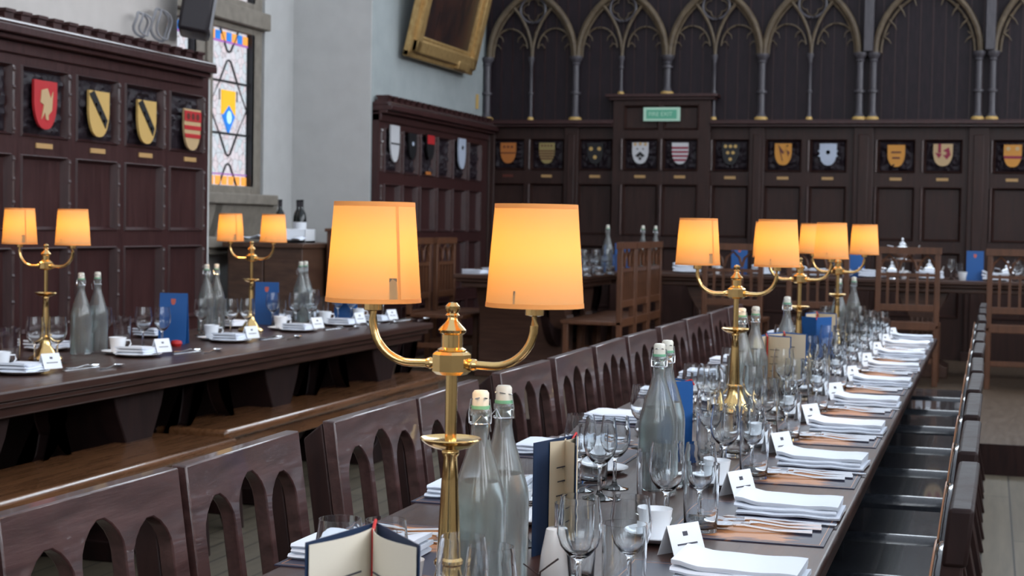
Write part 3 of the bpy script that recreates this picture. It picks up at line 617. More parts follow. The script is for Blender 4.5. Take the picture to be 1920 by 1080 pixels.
def bench(x0, x1, y0, y1, label, h=.45):
    e = empty('bench', ((x0 + x1) / 2, (y0 + y1) / 2, 0)); a, b_ = (x1 - x0) / 2, (y1 - y0) / 2; tag(e, label, 'bench', 'long benches beside the refectory table')
    MB().box(-a, a, -b_, b_, h - .045, h).build('seat', 'bench_wood', e, .016, 3)
    MB().box(-a + .04, a - .04, -b_ + .1, b_ - .1, h - .11, h - .045).build('seat_rail', 'bench_wood', e, .004)
    for c in (-b_ + .2, b_ - .2):
        MB().prism([(-a + .03, 0), (-a + .1, .0), (-a + .12, .06), (a - .12, .06), (a - .1, 0), (a - .03, 0), (a - .06, h - .05), (-a + .06, h - .05)], c - .03, c + .03, 'y').build('leg', 'chair_side', e, .005)
    return e
bench(-3.27, -2.88, 2.6, 5.84, 'broad orange brown bench in front of the refectory table, its polished edge catching light')
bench(-3.36, -3.02, 6.02, 8.9, 'narrower brown bench further along the refectory table, beyond the broad one')
bench(-4.62, -4.3, 3.0, 8.6, 'bench against the side panelling behind the refectory table')

# ------------------------------------------------------------------ arch-backed wooden chairs (backrest faces +X)
def wooden_chair():
    e = empty('dining_chair'); tag(e, '', 'chair'); hw = .245; H = .915; lean = lambda x, y, z: (x - .14 * max(0, z - .44), y, z)
    n = 9; poly = [(-hw, H), (-hw, .47)]
    st_w, sl, ow = .046, .023, 0
    ow = (2 * hw - 2 * st_w - 2 * sl) / 3
    y = -hw + st_w; poly += [(y, .47)]
    apex = [.840, .860, .840]
    for k in range(3):
        z_s = apex[k] - .05; c = y + ow / 2
        for j in range(n + 1): t = pi - pi * j / n; poly.append((c + ow / 2 * cos(t), z_s + (.05 + .012 * (1 - abs(cos(t)))) * sin(t)))
        y += ow
        if k < 2: poly += [(y, .47), (y + sl, .47)]; y += sl
    poly += [(hw - st_w, .47), (hw, .47), (hw, H)]
    MB().prism(poly, -.028, 0, 'x').warp(lean).build('backrest', 'chair_wood', e, .003)
    MB().box(-.03, .002, -hw + .03, hw - .03, .44, .49).build('back_rail', 'chair_wood', e, .003)
    for s_ in (-1, 1):
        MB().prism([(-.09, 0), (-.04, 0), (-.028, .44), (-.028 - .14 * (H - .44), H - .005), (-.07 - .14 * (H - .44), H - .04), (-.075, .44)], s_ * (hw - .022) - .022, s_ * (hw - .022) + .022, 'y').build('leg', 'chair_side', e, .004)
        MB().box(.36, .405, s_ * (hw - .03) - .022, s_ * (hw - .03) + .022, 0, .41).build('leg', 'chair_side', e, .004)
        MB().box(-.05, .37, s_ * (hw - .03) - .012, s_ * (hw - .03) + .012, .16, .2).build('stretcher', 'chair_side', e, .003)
    MB().box(-.06, .41, -hw, hw, .41, .445).build('seat', 'chair_wood', e, .01)
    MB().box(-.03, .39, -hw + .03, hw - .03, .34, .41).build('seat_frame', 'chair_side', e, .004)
    return e
ch = Stock(wooden_chair())
LC = [2.135, 2.65, 3.30, 3.80, 4.485, 5.05, 5.58, 6.12, 6.75, 7.35, 7.95, 8.5]
for k, y in enumerate([1.6] + LC):
    ch((-1.222, y, 0), R(random.uniform(-2, 2)), 'arch-backed dark wooden chair, %s from the camera end of the row' % ORD[k], 'arch-backed wooden chairs along the main table')

# ------------------------------------------------------------------ leather chairs (face -X), backs near X = 0
def leather_chair():
    e = empty('leather_chair'); tag(e, '', 'chair'); hw = .235; H = .94; LE = .10
    lean = lambda x, y, z: (x + LE * max(0, z - .47), y, z)
    n = 12; out = [(-hw, .5), (hw, .5), (hw, H), (-hw, H)]
    MB().box(-.03, .0, -hw, -hw + .05, .47, H).box(-.03, 0, hw - .05, hw, .47, H).box(-.03, 0, -hw + .05, hw - .05, .5, .56).build('back_frame', 'chair_side', e, .004).data.transform(Matrix.Shear('XY', 4, (0, 0)))
    me = e.children[-1].data
    for v in me.vertices: v.co = Vector(lean(*v.co))
    MB().box(-.03, .005, -hw - .006, hw + .006, H - .07, H + .012).warp(lean).build('crest_rail', 'old_oak', e, .006)
    ap = [(-hw + .045, .54), (hw - .045, .54), (hw - .045, .66)] + [((hw - .045) * cos(t), .66 + .2 * sin(t)) for t in [pi * j / n for j in range(n + 1)]][1:-1] + [(-hw + .045, .66)]
    MB().prism(ap, -.045, -.002, 'x').warp(lean).build('back_pad', 'leather', e, .012, 3)
    MB().tube([(-.0445, a, b_) for a, b_ in ap], .002, 6, closed=True).warp(lean).build('nail_trim', 'copper_line', e)
    MB().prism([(-hw + .05, .56), (-hw + .05, H - .07), (hw - .05, H - .07), (hw - .05, .56)], -.012, .0, 'x').warp(lean).build('back_panel', 'chair_side', e)
    MB().box(-.47, -.03, -hw + .005, hw - .005, .405, .478).build('seat', 'leather', e, .028, 4)
    MB().box(-.45, -.02, -hw + .012, hw - .012, .33, .405).build('seat_frame', 'chair_side', e, .004)
    for s_ in (-1, 1):
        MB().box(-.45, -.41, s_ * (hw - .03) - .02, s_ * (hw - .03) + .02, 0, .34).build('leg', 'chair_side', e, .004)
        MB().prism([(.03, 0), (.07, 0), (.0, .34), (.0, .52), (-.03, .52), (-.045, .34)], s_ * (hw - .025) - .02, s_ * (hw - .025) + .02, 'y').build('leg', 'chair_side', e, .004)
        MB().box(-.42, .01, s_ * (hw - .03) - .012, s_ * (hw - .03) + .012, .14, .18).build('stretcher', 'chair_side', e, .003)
    return e
lc = Stock(leather_chair())
for k, y in enumerate([2.5, 3.1, 3.68, 4.24, 4.8, 5.48, 6.08, 6.7, 7.42, 8.1, 8.72]):
    lc((-.06, y, 0), R(random.uniform(-1, 1)), 'dark chair with black leather seat, %s along the aisle side of the main table' % ORD[k], 'black leather chairs along the aisle')

# ------------------------------------------------------------------ oak chairs of the dais: backs seen from behind (face +Y)
def oak_chair():
    e = empty('oak_chair'); tag(e, '', 'chair'); hw = .215; H = 1.02
    for s_ in (-1, 1):
        MB().box(s_ * hw - .02, s_ * hw + .02, 0, .04, 0, H).build('leg', 'oak', e, .004)
        MB().box(s_ * hw - .02, s_ * hw + .02, .4, .44, 0, .43).build('leg', 'oak', e, .004)
        MB().box(s_ * hw - .01, s_ * hw + .01, .04, .4, .2, .24).build('stretcher', 'oak', e, .003)
    c = MB().box(-hw - .03, hw + .03, -.005, .045, H - .03, H + .02)
    for k in (-1, 0, 1): c.tube([(k * .14 - .07, .02, H - .16), (k * .14 - .05, .02, H - .09), (k * .14, .02, H - .04), (k * .14 + .05, .02, H - .09), (k * .14 + .07, .02, H - .16)], .011, 6)
    c.box(-hw, hw, .01, .03, H - .2, H - .175).build('crest_tracery', 'oak', e)
    sp_ = MB()
    for k in (-2, -1, 0, 1, 2): MB().box(k * .072 - .01, k * .072 + .01, .012, .028, .6, H - .17).build('spindle', 'oak', e)
    MB().box(-hw, hw, .005, .035, .56, .61).build('back_rail', 'oak', e, .003); MB().box(-hw, hw, -.002, .03, .42, .48).build('seat_rail', 'oak', e, .003)
    MB().box(-hw - .02, hw + .02, .0, .46, .43, .46).build('seat', 'oak', e, .006); MB().box(-hw, hw, .01, .03, .17, .21).build('stretcher', 'oak', e, .003)
    return e
oc = Stock(oak_chair())
for k, x in enumerate((-1.9, -1.25, -.585, .22, .95)):
    oc((x, 12.32, DZ), 0, 'oak chair with gothic crest at high table, ' + ('beside the short dais table', 'behind the far lamps', 'back towards us under the silver teapot', 'beside the aisle end', 'past the aisle')[k], 'oak chairs of the high table')
for k, y in enumerate((11.62, 12.12, 12.62)): oc((-2.56, y, DZ), R(90), 'oak chair, aisle side of the short dais table, ' + ('by its open end', 'in the middle', 'in its inner corner')[k], 'oak chairs of the short dais table')
for k, (x, y) in enumerate(((-4.28, 11.75), (-4.28, 12.35))): oc((x, y, DZ), R(-90), 'oak chair, wall side of the short dais table, ' + ('by its open end', 'by the high table')[k], 'oak chairs of the short dais table')
exec_late = []

# ------------------------------------------------------------------ table lamps
def lamp():
    e = empty('table_lamp'); tag(e, '', 'lamp')
    MB().lathe([(.0, 0), (.066, 0), (.068, .006), (.062, .014), (.045, .022), (.036, .04), (.024, .055), (.0185, .08), (.0185, .086), (.021, .089), (.021, .094), (.0175, .098), (0, .098)], 32).build('base', 'brass', e)
    MB().lathe([(.0178, .096), (.0155, .14), (.0122, .21), (.0102, .244), (.0128, .248), (.0128, .253), (.0105, .256)], 28).build('lower_stem', 'brass', e)
    MB().lathe([(.0105, .253), (.028, .258), (.040, .265), (.0445, .270), (.0435, .2715), (.038, .268), (.0085, .266)], 36).build('drip_pan', 'brass', e)
    MB().lathe([(.0085, .264), (.0085, .365)], 20).build('upper_stem', 'brass', e)
    MB().lathe([(.0, .362), (.022, .363), (.029, .368), (.029, .392), (.024, .396), (.018, .398)], 10).build('hub', 'brass', e, angle=20)
    MB().lathe([(.019, .396), (.021, .399), (.0155, .402), (.0155, .42), (.0195, .423), (.0205, .427), (.018, .43), (.011, .437), (.0075, .442), (.0075, .446), (.0105, .448), (.008, .451), (.0105, .456), (.0105, .461), (.006, .466), (0, .467)], 24).build('finial', 'brass', e)
    for s_ in (-1, 1):
        P = [(s_ * .026, 0, .378), (s_ * .062, 0, .377)] + [(s_ * (.062 + .06 * sin(t)), 0, .377 + .06 - .06 * cos(t)) for t in [j * pi / 2 / 10 for j in range(1, 11)]] + [(s_ * .122, 0, .455)]
        a = MB().tube(P, .0062, 12).lathe([(.006, .45), (.0135, .452), (.0135, .462), (.006, .464)], 20, at=(s_ * .122, 0, 0)).lathe([(.007, .0), (.009, .006), (.007, .012)], 12, mx=Matrix.Translation((s_ * .026, 0, .378)) @ Matrix.Rotation(s_ * pi / 2, 4, 'Y')).build('arm', 'brass', e)
        sh = MB().lathe([(.0695, .464), (.0585, .608)], 48, at=(s_ * .122, 0, 0), cap=False).build('lamp_shade', 'shade_paper', e)
        MB().lathe([(.070, .4635), (.0695, .470)], 48, at=(s_ * .122, 0, 0), cap=False).build('lower_trim', 'shade_trim', sh); MB().lathe([(.0592, .602), (.0587, .6085)], 48, at=(s_ * .122, 0, 0), cap=False).build('upper_trim', 'shade_trim', sh)
        q = R(-36 if s_ < 0 else 130)
        MB().add([(s_ * .122 + (rr + .0006) * cos(q + t), (rr + .0006) * sin(q + t), z) for rr, z in ((.0695, .464), (.0585, .608)) for t in (-.035, .035)], [(0, 1, 3, 2)]).build('seam', 'shade_trim', sh)
        if s_ < 0: MB().box(-.006, .006, -.0668, -.066, .468, .500, Matrix.Translation((s_ * .122, 0, 0)) @ Matrix.Rotation(R(46), 4, 'Z')).build('shade_label', 'shade_tag', sh)
        else: MB().box(s_ * .122 - .012, s_ * .122 - .009, -.067, -.066, .466, .488).build('shade_clip', 'shade_tag', sh)
        MB().lathe([(.006, .462), (.006, .479)], 10, at=(s_ * .122, 0, 0)).build('candle_tube', 'stopper_white', e)
        MB().lathe([(0, .478), (.007, .484), (.010, .494), (.006, .503), (0, .505)], 14, at=(s_ * .122, 0, 0)).build('light_bulb', 'bulb', e)
        L = bpy.data.lights.new('bulb_light', 'POINT'); L.energy = LAMP; L.color = (1, .62, .27); L.shadow_soft_size = .02
        lo = bpy.data.objects.new('bulb_light', L); C.objects.link(lo); lo.parent = e; lo.location = (s_ * .122, 0, .542)
    return e
lp = Stock(lamp())
GL = 'twin-shade brass lamps on the tables'
for (x, y, s_, lb) in ((-.735, 2.17, 1, 'large brass lamp with two glowing shades standing beside the open menu'), (-.745, 4.92, 1, 'brass twin-shade lamp on the main table, second from the open menu'), (-.73, 6.5, 1.0, 'brass twin-shade lamp on the main table, third from the open menu'), (-.70, 7.85, 1.0, 'brass twin-shade lamp at the dais end of the main table'),
                       (-3.63, 5.62, 1, 'brass twin-shade lamp on the refectory table before the griffin shield'), (-3.66, 7.55, 1, 'brass twin-shade lamp on the refectory table before the window bay')):
    lp((x, y, .75), R(0), lb, GL, sc=(s_,) * 3)

# ------------------------------------------------------------------ glassware and tableware
def wine_glass():
    o = [(0, 0), (.033, 0), (.033, .002), (.02, .005), (.007, .010), (.0045, .02), (.004, .06), (.006, .07), (.018, .078), (.029, .092), (.0345, .11), (.0345, .13), (.0315, .152), (.0295, .168)]
    i = [(.0285, .168), (.0305, .152), (.0332, .13), (.0332, .11), (.0277, .093), (.016, .08), (.004, .075), (0, .074)]
    e = MB().lathe(o + i, 28).build('wine_glass', 'glass', angle=60); tag(e, '', 'glass'); return e
def tumbler():
    o = [(0, 0), (.030, 0), (.0315, .003), (.0335, .06), (.0345, .132)]; i = [(.0332, .132), (.0322, .06), (.0295, .014), (.026, .010), (0, .009)]
    e = MB().lathe(o + i, 28).build('tumbler_glass', 'glass', angle=60); tag(e, '', 'glass'); return e
def water_bottle():
    e = empty('water_bottle'); tag(e, '', 'bottle')
    MB().lathe([(0, 0), (.040, 0), (.0425, .006), (.0425, .15), (.0405, .172), (.030, .21), (.0175, .25), (.0140, .27), (.0138, .296), (.0158, .298), (.0158, .306), (.0138, .308), (.0138, .312), (.0118, .312), (.0118, .27), (.015, .25), (.028, .209), (.0385, .171), (.0400, .15), (.0400, .008), (0, .008)], 32).build('bottle_body', 'misted_glass', e, angle=50)
    MB().lathe([(0, .009), (.0394, .009), (.0394, .15), (.0378, .170), (.031, .195), (0, .195)], 28).build('water', 'water', e)
    MB().lathe([(.0, .311), (.0128, .312), (.0128, .332), (.010, .336), (0, .337)], 18).build('stopper', 'stopper_white', e)
    MB().lathe([(.0140, .307), (.0142, .313)], 18, cap=False).build('seal_ring', 'rubber_green', e)
    w = MB()
    for s_ in (-1, 1): w.tube([(s_ * .0165, 0, .285), (s_ * .017, .004, .3), (s_ * .0145, .002, .322), (s_ * .004, -.016, .326)], .0012, 5)
    w.tube([(.0160 * cos(t), .0160 * sin(t), .285) for t in [j * pi / 8 for j in range(16)]], .0012, 5, closed=True).tube([(-.01, -.019, .262), (-.012, -.021, .285), (0, -.019, .3), (.012, -.021, .285), (.01, -.019, .262)], .0012, 5)
    w.build('wire_clip', 'silver', e); return e
def napkin():
    e = MB(); n = 14; L, Wd = .205, .15
    for ly in range(3):
        v = []; fs = []; z0 = .001 + ly * .0085; sh = (.004, -.003, .0)[ly]
        prof = [(-Wd / 2 + .004 * ly, z0), (-Wd / 2 - .002 + .004 * ly, z0 + .004), (-Wd / 2 + .006, z0 + .008), (0, z0 + .0085), (Wd / 2 - .004, z0 + .008), (Wd / 2, z0 + .004), (Wd / 2 - .004, z0)]
        for i in range(n + 1):
            x = -L / 2 + L * i / n; up = .008 * math.exp(-((x + L / 2) / .03) ** 2) * ly * .6 + .0025 * noise.noise((x * 20, ly, 0))
            for (y, z) in prof: v.append((x + sh + .004 * noise.noise((y * 30, ly, x)), y, z + up + .002 * noise.noise((x * 14, y * 14, ly))))
        m_ = len(prof)
        for i in range(n):
            for k in range(m_): k2 = (k + 1) % m_; fs.append((i * m_ + k, i * m_ + k2, (i + 1) * m_ + k2, (i + 1) * m_ + k))
        fs += [tuple(range(m_)), tuple(range(n * m_, (n + 1) * m_))[::-1]]
        e.add(v, fs, True)
    o = e.build('napkin', 'linen', angle=50); tag(o, '', 'napkin'); return o
def placemat():
    e = MB().box(-.15, .15, -.21, .21, 0, .0025).build('placemat', 'placemat_print'); tag(e, '', 'placemat')
    t = MB()
    for a, b_, c, d in ((-.142, .142, -.2, -.1985), (-.142, .142, .1985, .2), (-.142, -.1405, -.2, .2), (.1405, .142, -.2, .2)): t.box(a, b_, c, d, .0025, .0028)
    t.build('border_line', 'copper_line', e); return e
def knife():
    e = MB().prism([(-.115, -.008), (-.02, -.006), (-.015, -.009), (.09, -.01), (.108, -.004), (.11, .004), (-.015, .004), (-.02, .006), (-.115, .008)], .0015, .005, 'z').build('knife', 'silver', None, .001); tag(e, '', 'knife'); return e
def fork():
    m_ = MB().tube([(-.1, 0, .004), (-.03, 0, .003), (.03, 0, .008), (.05, 0, .007)], [.006, .003, .003, .005], 8).box(.048, .068, -.012, .012, .004, .0065)
    for k in (-1.5, -.5, .5, 1.5): m_.tube([(.066, k * .007, .005), (.09, k * .007, .003), (.108, k * .007, .006)], .0016, 5)
    e = m_.build('fork', 'silver'); tag(e, '', 'fork'); return e
def spoon():
    m_ = MB().tube([(-.1, 0, .004), (-.03, 0, .003), (.03, 0, .009), (.05, 0, .008)], [.006, .003, .003, .004], 8)
    bow = [(.0, .05, .004)]; v = []; fs = []
    for i in range(7):
        for k in range(16):
            t = 2 * pi * k / 16; s_ = i / 6; v.append((.075 + .032 * s_ * cos(t), .021 * s_ * sin(t), .0015 + .009 * s_ * s_))
    for i in range(6):
        for k in range(16): k2 = (k + 1) % 16; fs.append((i * 16 + k, i * 16 + k2, (i + 1) * 16 + k2, (i + 1) * 16 + k))
    m_.add(v, fs, True); e = m_.build('spoon', 'silver'); tag(e, '', 'spoon'); return e
def cup():
    e = empty('coffee_cup'); tag(e, '', 'cup')
    MB().lathe([(0, 0), (.02, 0), (.022, .003), (.027, .03), (.031, .056), (.0295, .056), (.0255, .03), (.019, .006), (0, .005)], 24).build('cup_body', 'china', e)
    MB().tube([(.029, 0, .045), (.043, 0, .045), (.046, 0, .032), (.038, 0, .02), (.026, 0, .018)], .0028, 6).build('handle', 'china', e); return e
def saucer(r_=.068, nm='saucer'):
    e = MB().lathe([(0, 0), (r_ * .5, 0), (r_ * .8, .006), (r_, .014), (r_, .016), (r_ * .8, .009), (r_ * .5, .004), (0, .003)], 32).build(nm, 'china'); tag(e, '', 'plate'); return e
def place_card():
    e = empty('place_card'); tag(e, '', 'card')
    a = MB().prism([(-.022, 0), (-.0005, .055), (0, .0555), (.022, 0), (.0212, 0), (0, .0535), (-.0212, 0)], -.04, .04, 'x').build('card_body', 'card', e)
    # small printing on the sloping face
    t = MB(); sl = atan2(.055, .022); Mx = Matrix.Translation((0, -.0113, .0278)) @ Matrix.Rotation(sl, 4, 'X')
    t.box(-.006, .006, .008, .016, .0, .0004, Mx).box(-.025, .025, -.008, -.005, .0, .0004, Mx); t.build('printing', 'ink', e); return e
def shaker():
    e = empty('salt_shaker'); tag(e, '', 'shaker')
    MB().lathe([(0, 0), (.026, 0), (.028, .006), (.024, .05), (.0175, .085), (.016, .092), (.013, .094), (0, .0945)], 24).build('shaker_body', 'china', e)
    MB().lathe([(.004, .0948), (0, .0952)], 8).build('pour_hole', 'ink', e); return e
wg, tb, wbo, nk, pm, kn, fk, spn, cp, sc_, pc, sk = [Stock(q()) for q in (wine_glass, tumbler, water_bottle, napkin, placemat, knife, fork, spoon, cup, saucer, place_card, shaker)]
T = .75; rnd = random.uniform
Y0 = [1.95, 2.62, 3.28, 3.97, 4.68, 5.40, 6.12, 6.82, 7.52, 8.15, 8.72]
for k, y in enumerate(Y0):
    w_ = '%s place, aisle side of main table' % ORD[k]; gs = 'table settings along the aisle side'
    j = lambda a=.006: rnd(-a, a)
    pm((-.425, y - .13, T), 0, 'navy placemat with copper print, ' + w_, 'placemats aisle side')
    nk((-.375 + j(), y + j(), T + .0035), R(rnd(-3, 3)), 'folded white linen napkin, ' + w_, 'napkins aisle side')
    kn((-.38 + j(), y - .128, T + .003), R(178 + rnd(-3, 3)), 'silver knife beside the napkin, ' + w_, 'cutlery aisle side')
    fk((-.39 + j(), y - .160, T + .003), R(178 + rnd(-4, 4)), 'silver fork next to the knife, ' + w_, 'cutlery aisle side')
    fk((-.38 + j(), y - .192, T + .003), R(180 + rnd(-4, 4)), 'silver smaller outer fork, ' + w_, 'cutlery aisle side', sc=(.92, .92, .92))
    spn((-.40 + j(), y - .238, T + .003), R(176 + rnd(-5, 5)), 'silver spoon on the placemat, ' + w_, 'cutlery aisle side')
    pc((-.505 + j(), y + .17 + j(), T), R(60 + rnd(-6, 6)), 'white tent name card, ' + w_, 'name cards aisle side')
    sc_((-.575 + j(), y + .265 + j(), T), 0, 'white saucer, ' + w_, 'saucers aisle side')
    cp((-.575 + j(), y + .27 + j(), T + .0055), R(rnd(0, 360)), 'small white coffee cup on its saucer, ' + w_, 'cups aisle side')
    wg((-.585 + j(), y - .265 + j(), T), 0, 'stemmed wine glass standing inward of the tumbler, ' + w_, 'wine glasses aisle side')
    wg((-.528 + j(), y - .195 + j(), T), 0, 'stemmed wine glass close to the tumbler, ' + w_, 'wine glasses aisle side', sc=(.95, .95, .95))
    tb((-.515 + j(), y - .275 + j(), T), 0, 'clear straight tumbler beside the wine glasses, ' + w_, 'tumblers aisle side')
    w_ = '%s place, wooden chair side of main table' % ORD[k]
    pm((-.985, y + .03, T), R(180), 'navy placemat with copper print, ' + w_, 'placemats chair side')
    nk((-1.02 + j(), y - .06 + j(), T + .0035), R(180 + rnd(-3, 3)), 'folded white linen napkin, ' + w_, 'napkins chair side')
    kn((-1.0 + j(), y + .09, T + .003), R(rnd(-4, 4)), 'silver knife beside the napkin, ' + w_, 'cutlery chair side')
    fk((-1.0 + j(), y + .125, T + .003), R(rnd(-4, 4)), 'silver fork next to the knife, ' + w_, 'cutlery chair side')
    spn((-.99 + j(), y + .165, T + .003), R(rnd(-4, 4)), 'silver spoon on the placemat, ' + w_, 'cutlery chair side')
    pc((-.915 + j(), y - .2 + j(), T), R(-130 + rnd(-6, 6)), 'white tent name card, ' + w_, 'name cards chair side')
    if k: sc_((-.86 + j(), y - .32 + j(), T), 0, 'white saucer, ' + w_, 'saucers chair side')
    if k: cp((-.855 + j(), y - .32 + j(), T + .0055), R(rnd(0, 360)), 'small white coffee cup on its saucer, ' + w_, 'cups chair side')
    wg((-.85 + j(), y + .1 + j(), T), 0, 'stemmed wine glass standing outward by the placemat, ' + w_, 'wine glasses chair side')
    wg((-.785 + j() - (.0 if k else .02), y + .15 + j(), T), 0, 'stemmed wine glass towards the table centre, ' + w_, 'wine glasses chair side', sc=(.96, .96, .96))
    if k != 1: tb((-.84 + j(), y + .2 + j(), T), 0, 'clear straight tumbler beside the wine glasses, ' + w_, 'tumblers chair side')

for k, y in enumerate(Y0[1:]):
    w_ = 'in the %s cluster along the middle of the main table' % ORD[k]
    tb((-.635 + rnd(-.01, .01), y - .13 + rnd(-.02, .02), T), 0, 'clear tumbler ' + w_, 'glasses along the table middle')
    wg((-.785 + rnd(-.01, .01), y - .0 + rnd(-.02, .02), T), 0, 'stemmed wine glass ' + w_, 'glasses along the table middle', sc=(1.04, 1.04, 1.04)) if k > 0 else None
    if k > 1: tb((-.60 + rnd(-.01, .01), y + .08 + rnd(-.02, .02), T), 0, 'second clear tumbler ' + w_, 'glasses along the table middle'); wg((-.655 + rnd(-.01, .01), y + .02 + rnd(-.02, .02), T), 0, 'tall stemmed wine glass ' + w_, 'glasses along the table middle', sc=(1.05, 1.05, 1.05))

BT = [(-.732, 2.3, 'near swing-top water bottle in front of its twin beside the large brass lamp'), (-.722, 2.388, 'swing-top water bottle just behind its twin beside the large brass lamp'),
      (-.678, 3.40, 'front swing-top water bottle of the pair past the upright menu'), (-.682, 3.51, 'rear swing-top water bottle of the pair past the upright menu'),
      (-.745, 5.05, 'swing-top water bottle standing against the second lamp'), (-.72, 5.18, 'swing-top water bottle just behind the second lamp'), (-.72, 6.02, 'single water bottle between the second and third lamps'),
      (-.745, 8.45, 'water bottle on the chair side of the dais end lamp'), (-.70, 8.82, 'water bottle on the aisle side of the dais end lamp')]
for x, y, lb in BT: wbo((x, y, T), R(rnd(-40, 40)), lb, 'water bottles on the main table', sc=(1, 1, .975))
sk((-.655, 2.47, T), 0, 'white china salt shaker at the foot of the upright menu'); sk.p['group'] = 'salt shakers'

# menus
def leaf(pts, h, th, mt_, name, par, z=0):
    """upright card following a line in plan"""
    P = [Vector((p[0], p[1])) for p in pts]; L = []; Q = []
    for i, p in enumerate(P):
        d = (P[min(i + 1, len(P) - 1)] - P[max(i - 1, 0)]).normalized(); nrm = Vector((-d.y, d.x)); L.append(p + nrm * th / 2); Q.append(p - nrm * th / 2)
    return MB().prism([tuple(p) for p in L + Q[::-1]], z, z + h, 'z').build(name, mt_, par)
def menu(h=.205, w=.148, ang=40, name='menu_card', inside='cream_paper', pf=.98):
    """folded card standing open: spine at the origin, both leaves reach towards -Y; covers outside (+Y), pages inside"""
    e = empty(name); tag(e, '', 'menu')
    for s_ in (-1, 1):
        d = Vector((s_ * sin(R(ang)), -cos(R(ang)))); nn = Vector((-s_ * cos(R(ang)), -sin(R(ang))))
        leaf([(0, 0), d * w], h, .0016, 'blue_card' if name == 'menu_card' else 'navy_card', 'cover', e)
        cv = [d * (w * pf * t) + nn * (.003 + .018 * sin(pi * t) * (1 if s_ > 0 else .6)) for t in [j / 8 for j in range(9)]]
        pg = leaf(cv, h - .006, .0008, inside, 'page', e, .003)
        a = atan2(d.y, d.x); mid = d * (w * .5) + nn * (.003 + .019 * (1 if s_ > 0 else .6) + .0008)
        pr = MB()
        for kk in range(5): pr.box(-.02 + .004 * (kk % 2), .02 - .006 * (kk % 3), -.0003, .0003, h - .05 - kk * .025, h - .048 - kk * .025)
        o = pr.build('printed_lines', 'ink', pg); o.location = (mid.x, mid.y, 0); o.rotation_euler = (0, 0, a if s_ > 0 else a + pi)
    MB().tube([(0, -.026, .001), (0, -.026, h - .004), (0, -.004, h + .003), (0, .003, h - .01)], .0022, 6).build('spine_cord', 'red_cord', e)
    return e
mn1 = menu(.21, .15, 26, 'open_menu'); mn1.location = (-.715, 1.83, T); mn1.rotation_euler[2] = R(15); tag(mn1, 'open menu booklet with cream pages and red cord at the front of the table', 'menu')
# the second one: navy cover swung left, pages curling, other leaf nearly edge-on
mn2 = menu(.2, .148, 15, 'upright_menu', 'beige_paper', .66); mn2.location = (-.71, 2.81, T); mn2.rotation_euler[2] = R(-1); tag(mn2, 'navy upright menu with curling beige pages beside the salt shaker', 'menu')
mn = Stock(menu(.205, .11, 40, 'menu_card', 'beige_paper'))
for k, (x, y, a, lb) in enumerate(((-.685, 3.86, 268, 'blue menu card behind the second pair of water bottles'), (-.75, 5.67, 20, 'menu showing beige pages beyond the second lamp'), (-.71, 5.85, 15, 'tall menu showing beige pages before the single water bottle'), (-.745, 7.33, 20, 'menu showing beige pages before the dais end lamp'), (-.7, 6.9, 190, 'blue menu card beyond the third lamp'))):
    mn((x, y, T), R(a), lb, 'menus on the main table')

# extra glasses around the front centre of the table
for k, (x, y, lb) in enumerate(((-.655, 1.99, 'wine glass at the front table edge beside the lamp base'), (-.60, 1.94, 'wine glass at the front table edge beside the salt shaker'))):
    wg((x, y, T), 0, lb, 'wine glasses at the front edge')
fl_ = empty('flower_jar', (-.60, 2.16, T)); tag(fl_, 'small white china jar with a twig sprig at the front edge', 'jar')
MB().lathe([(0, 0), (.03, 0), (.034, .01), (.034, .06), (.028, .075), (.024, .075), (.028, .05), (.02, .01), (0, .01)], 20).build('jar_body', 'china', fl_)
MB().tube([(0, 0, .02), (.005, 0, .09), (.03, .005, .11)], .0015, 5).tube([(.004, 0, .085), (-.02, 0, .1)], .001, 5).build('sprig', 'chair_side', fl_)
c2 = MB().box(-.03, .03, -.0006, .0006, 0, .05).build('small_card', 'card', None, loc=(-.77, 2.09, T)); tag(c2, 'blank white card standing beside the lamp base', 'card'); c2.rotation_euler[2] = R(15)

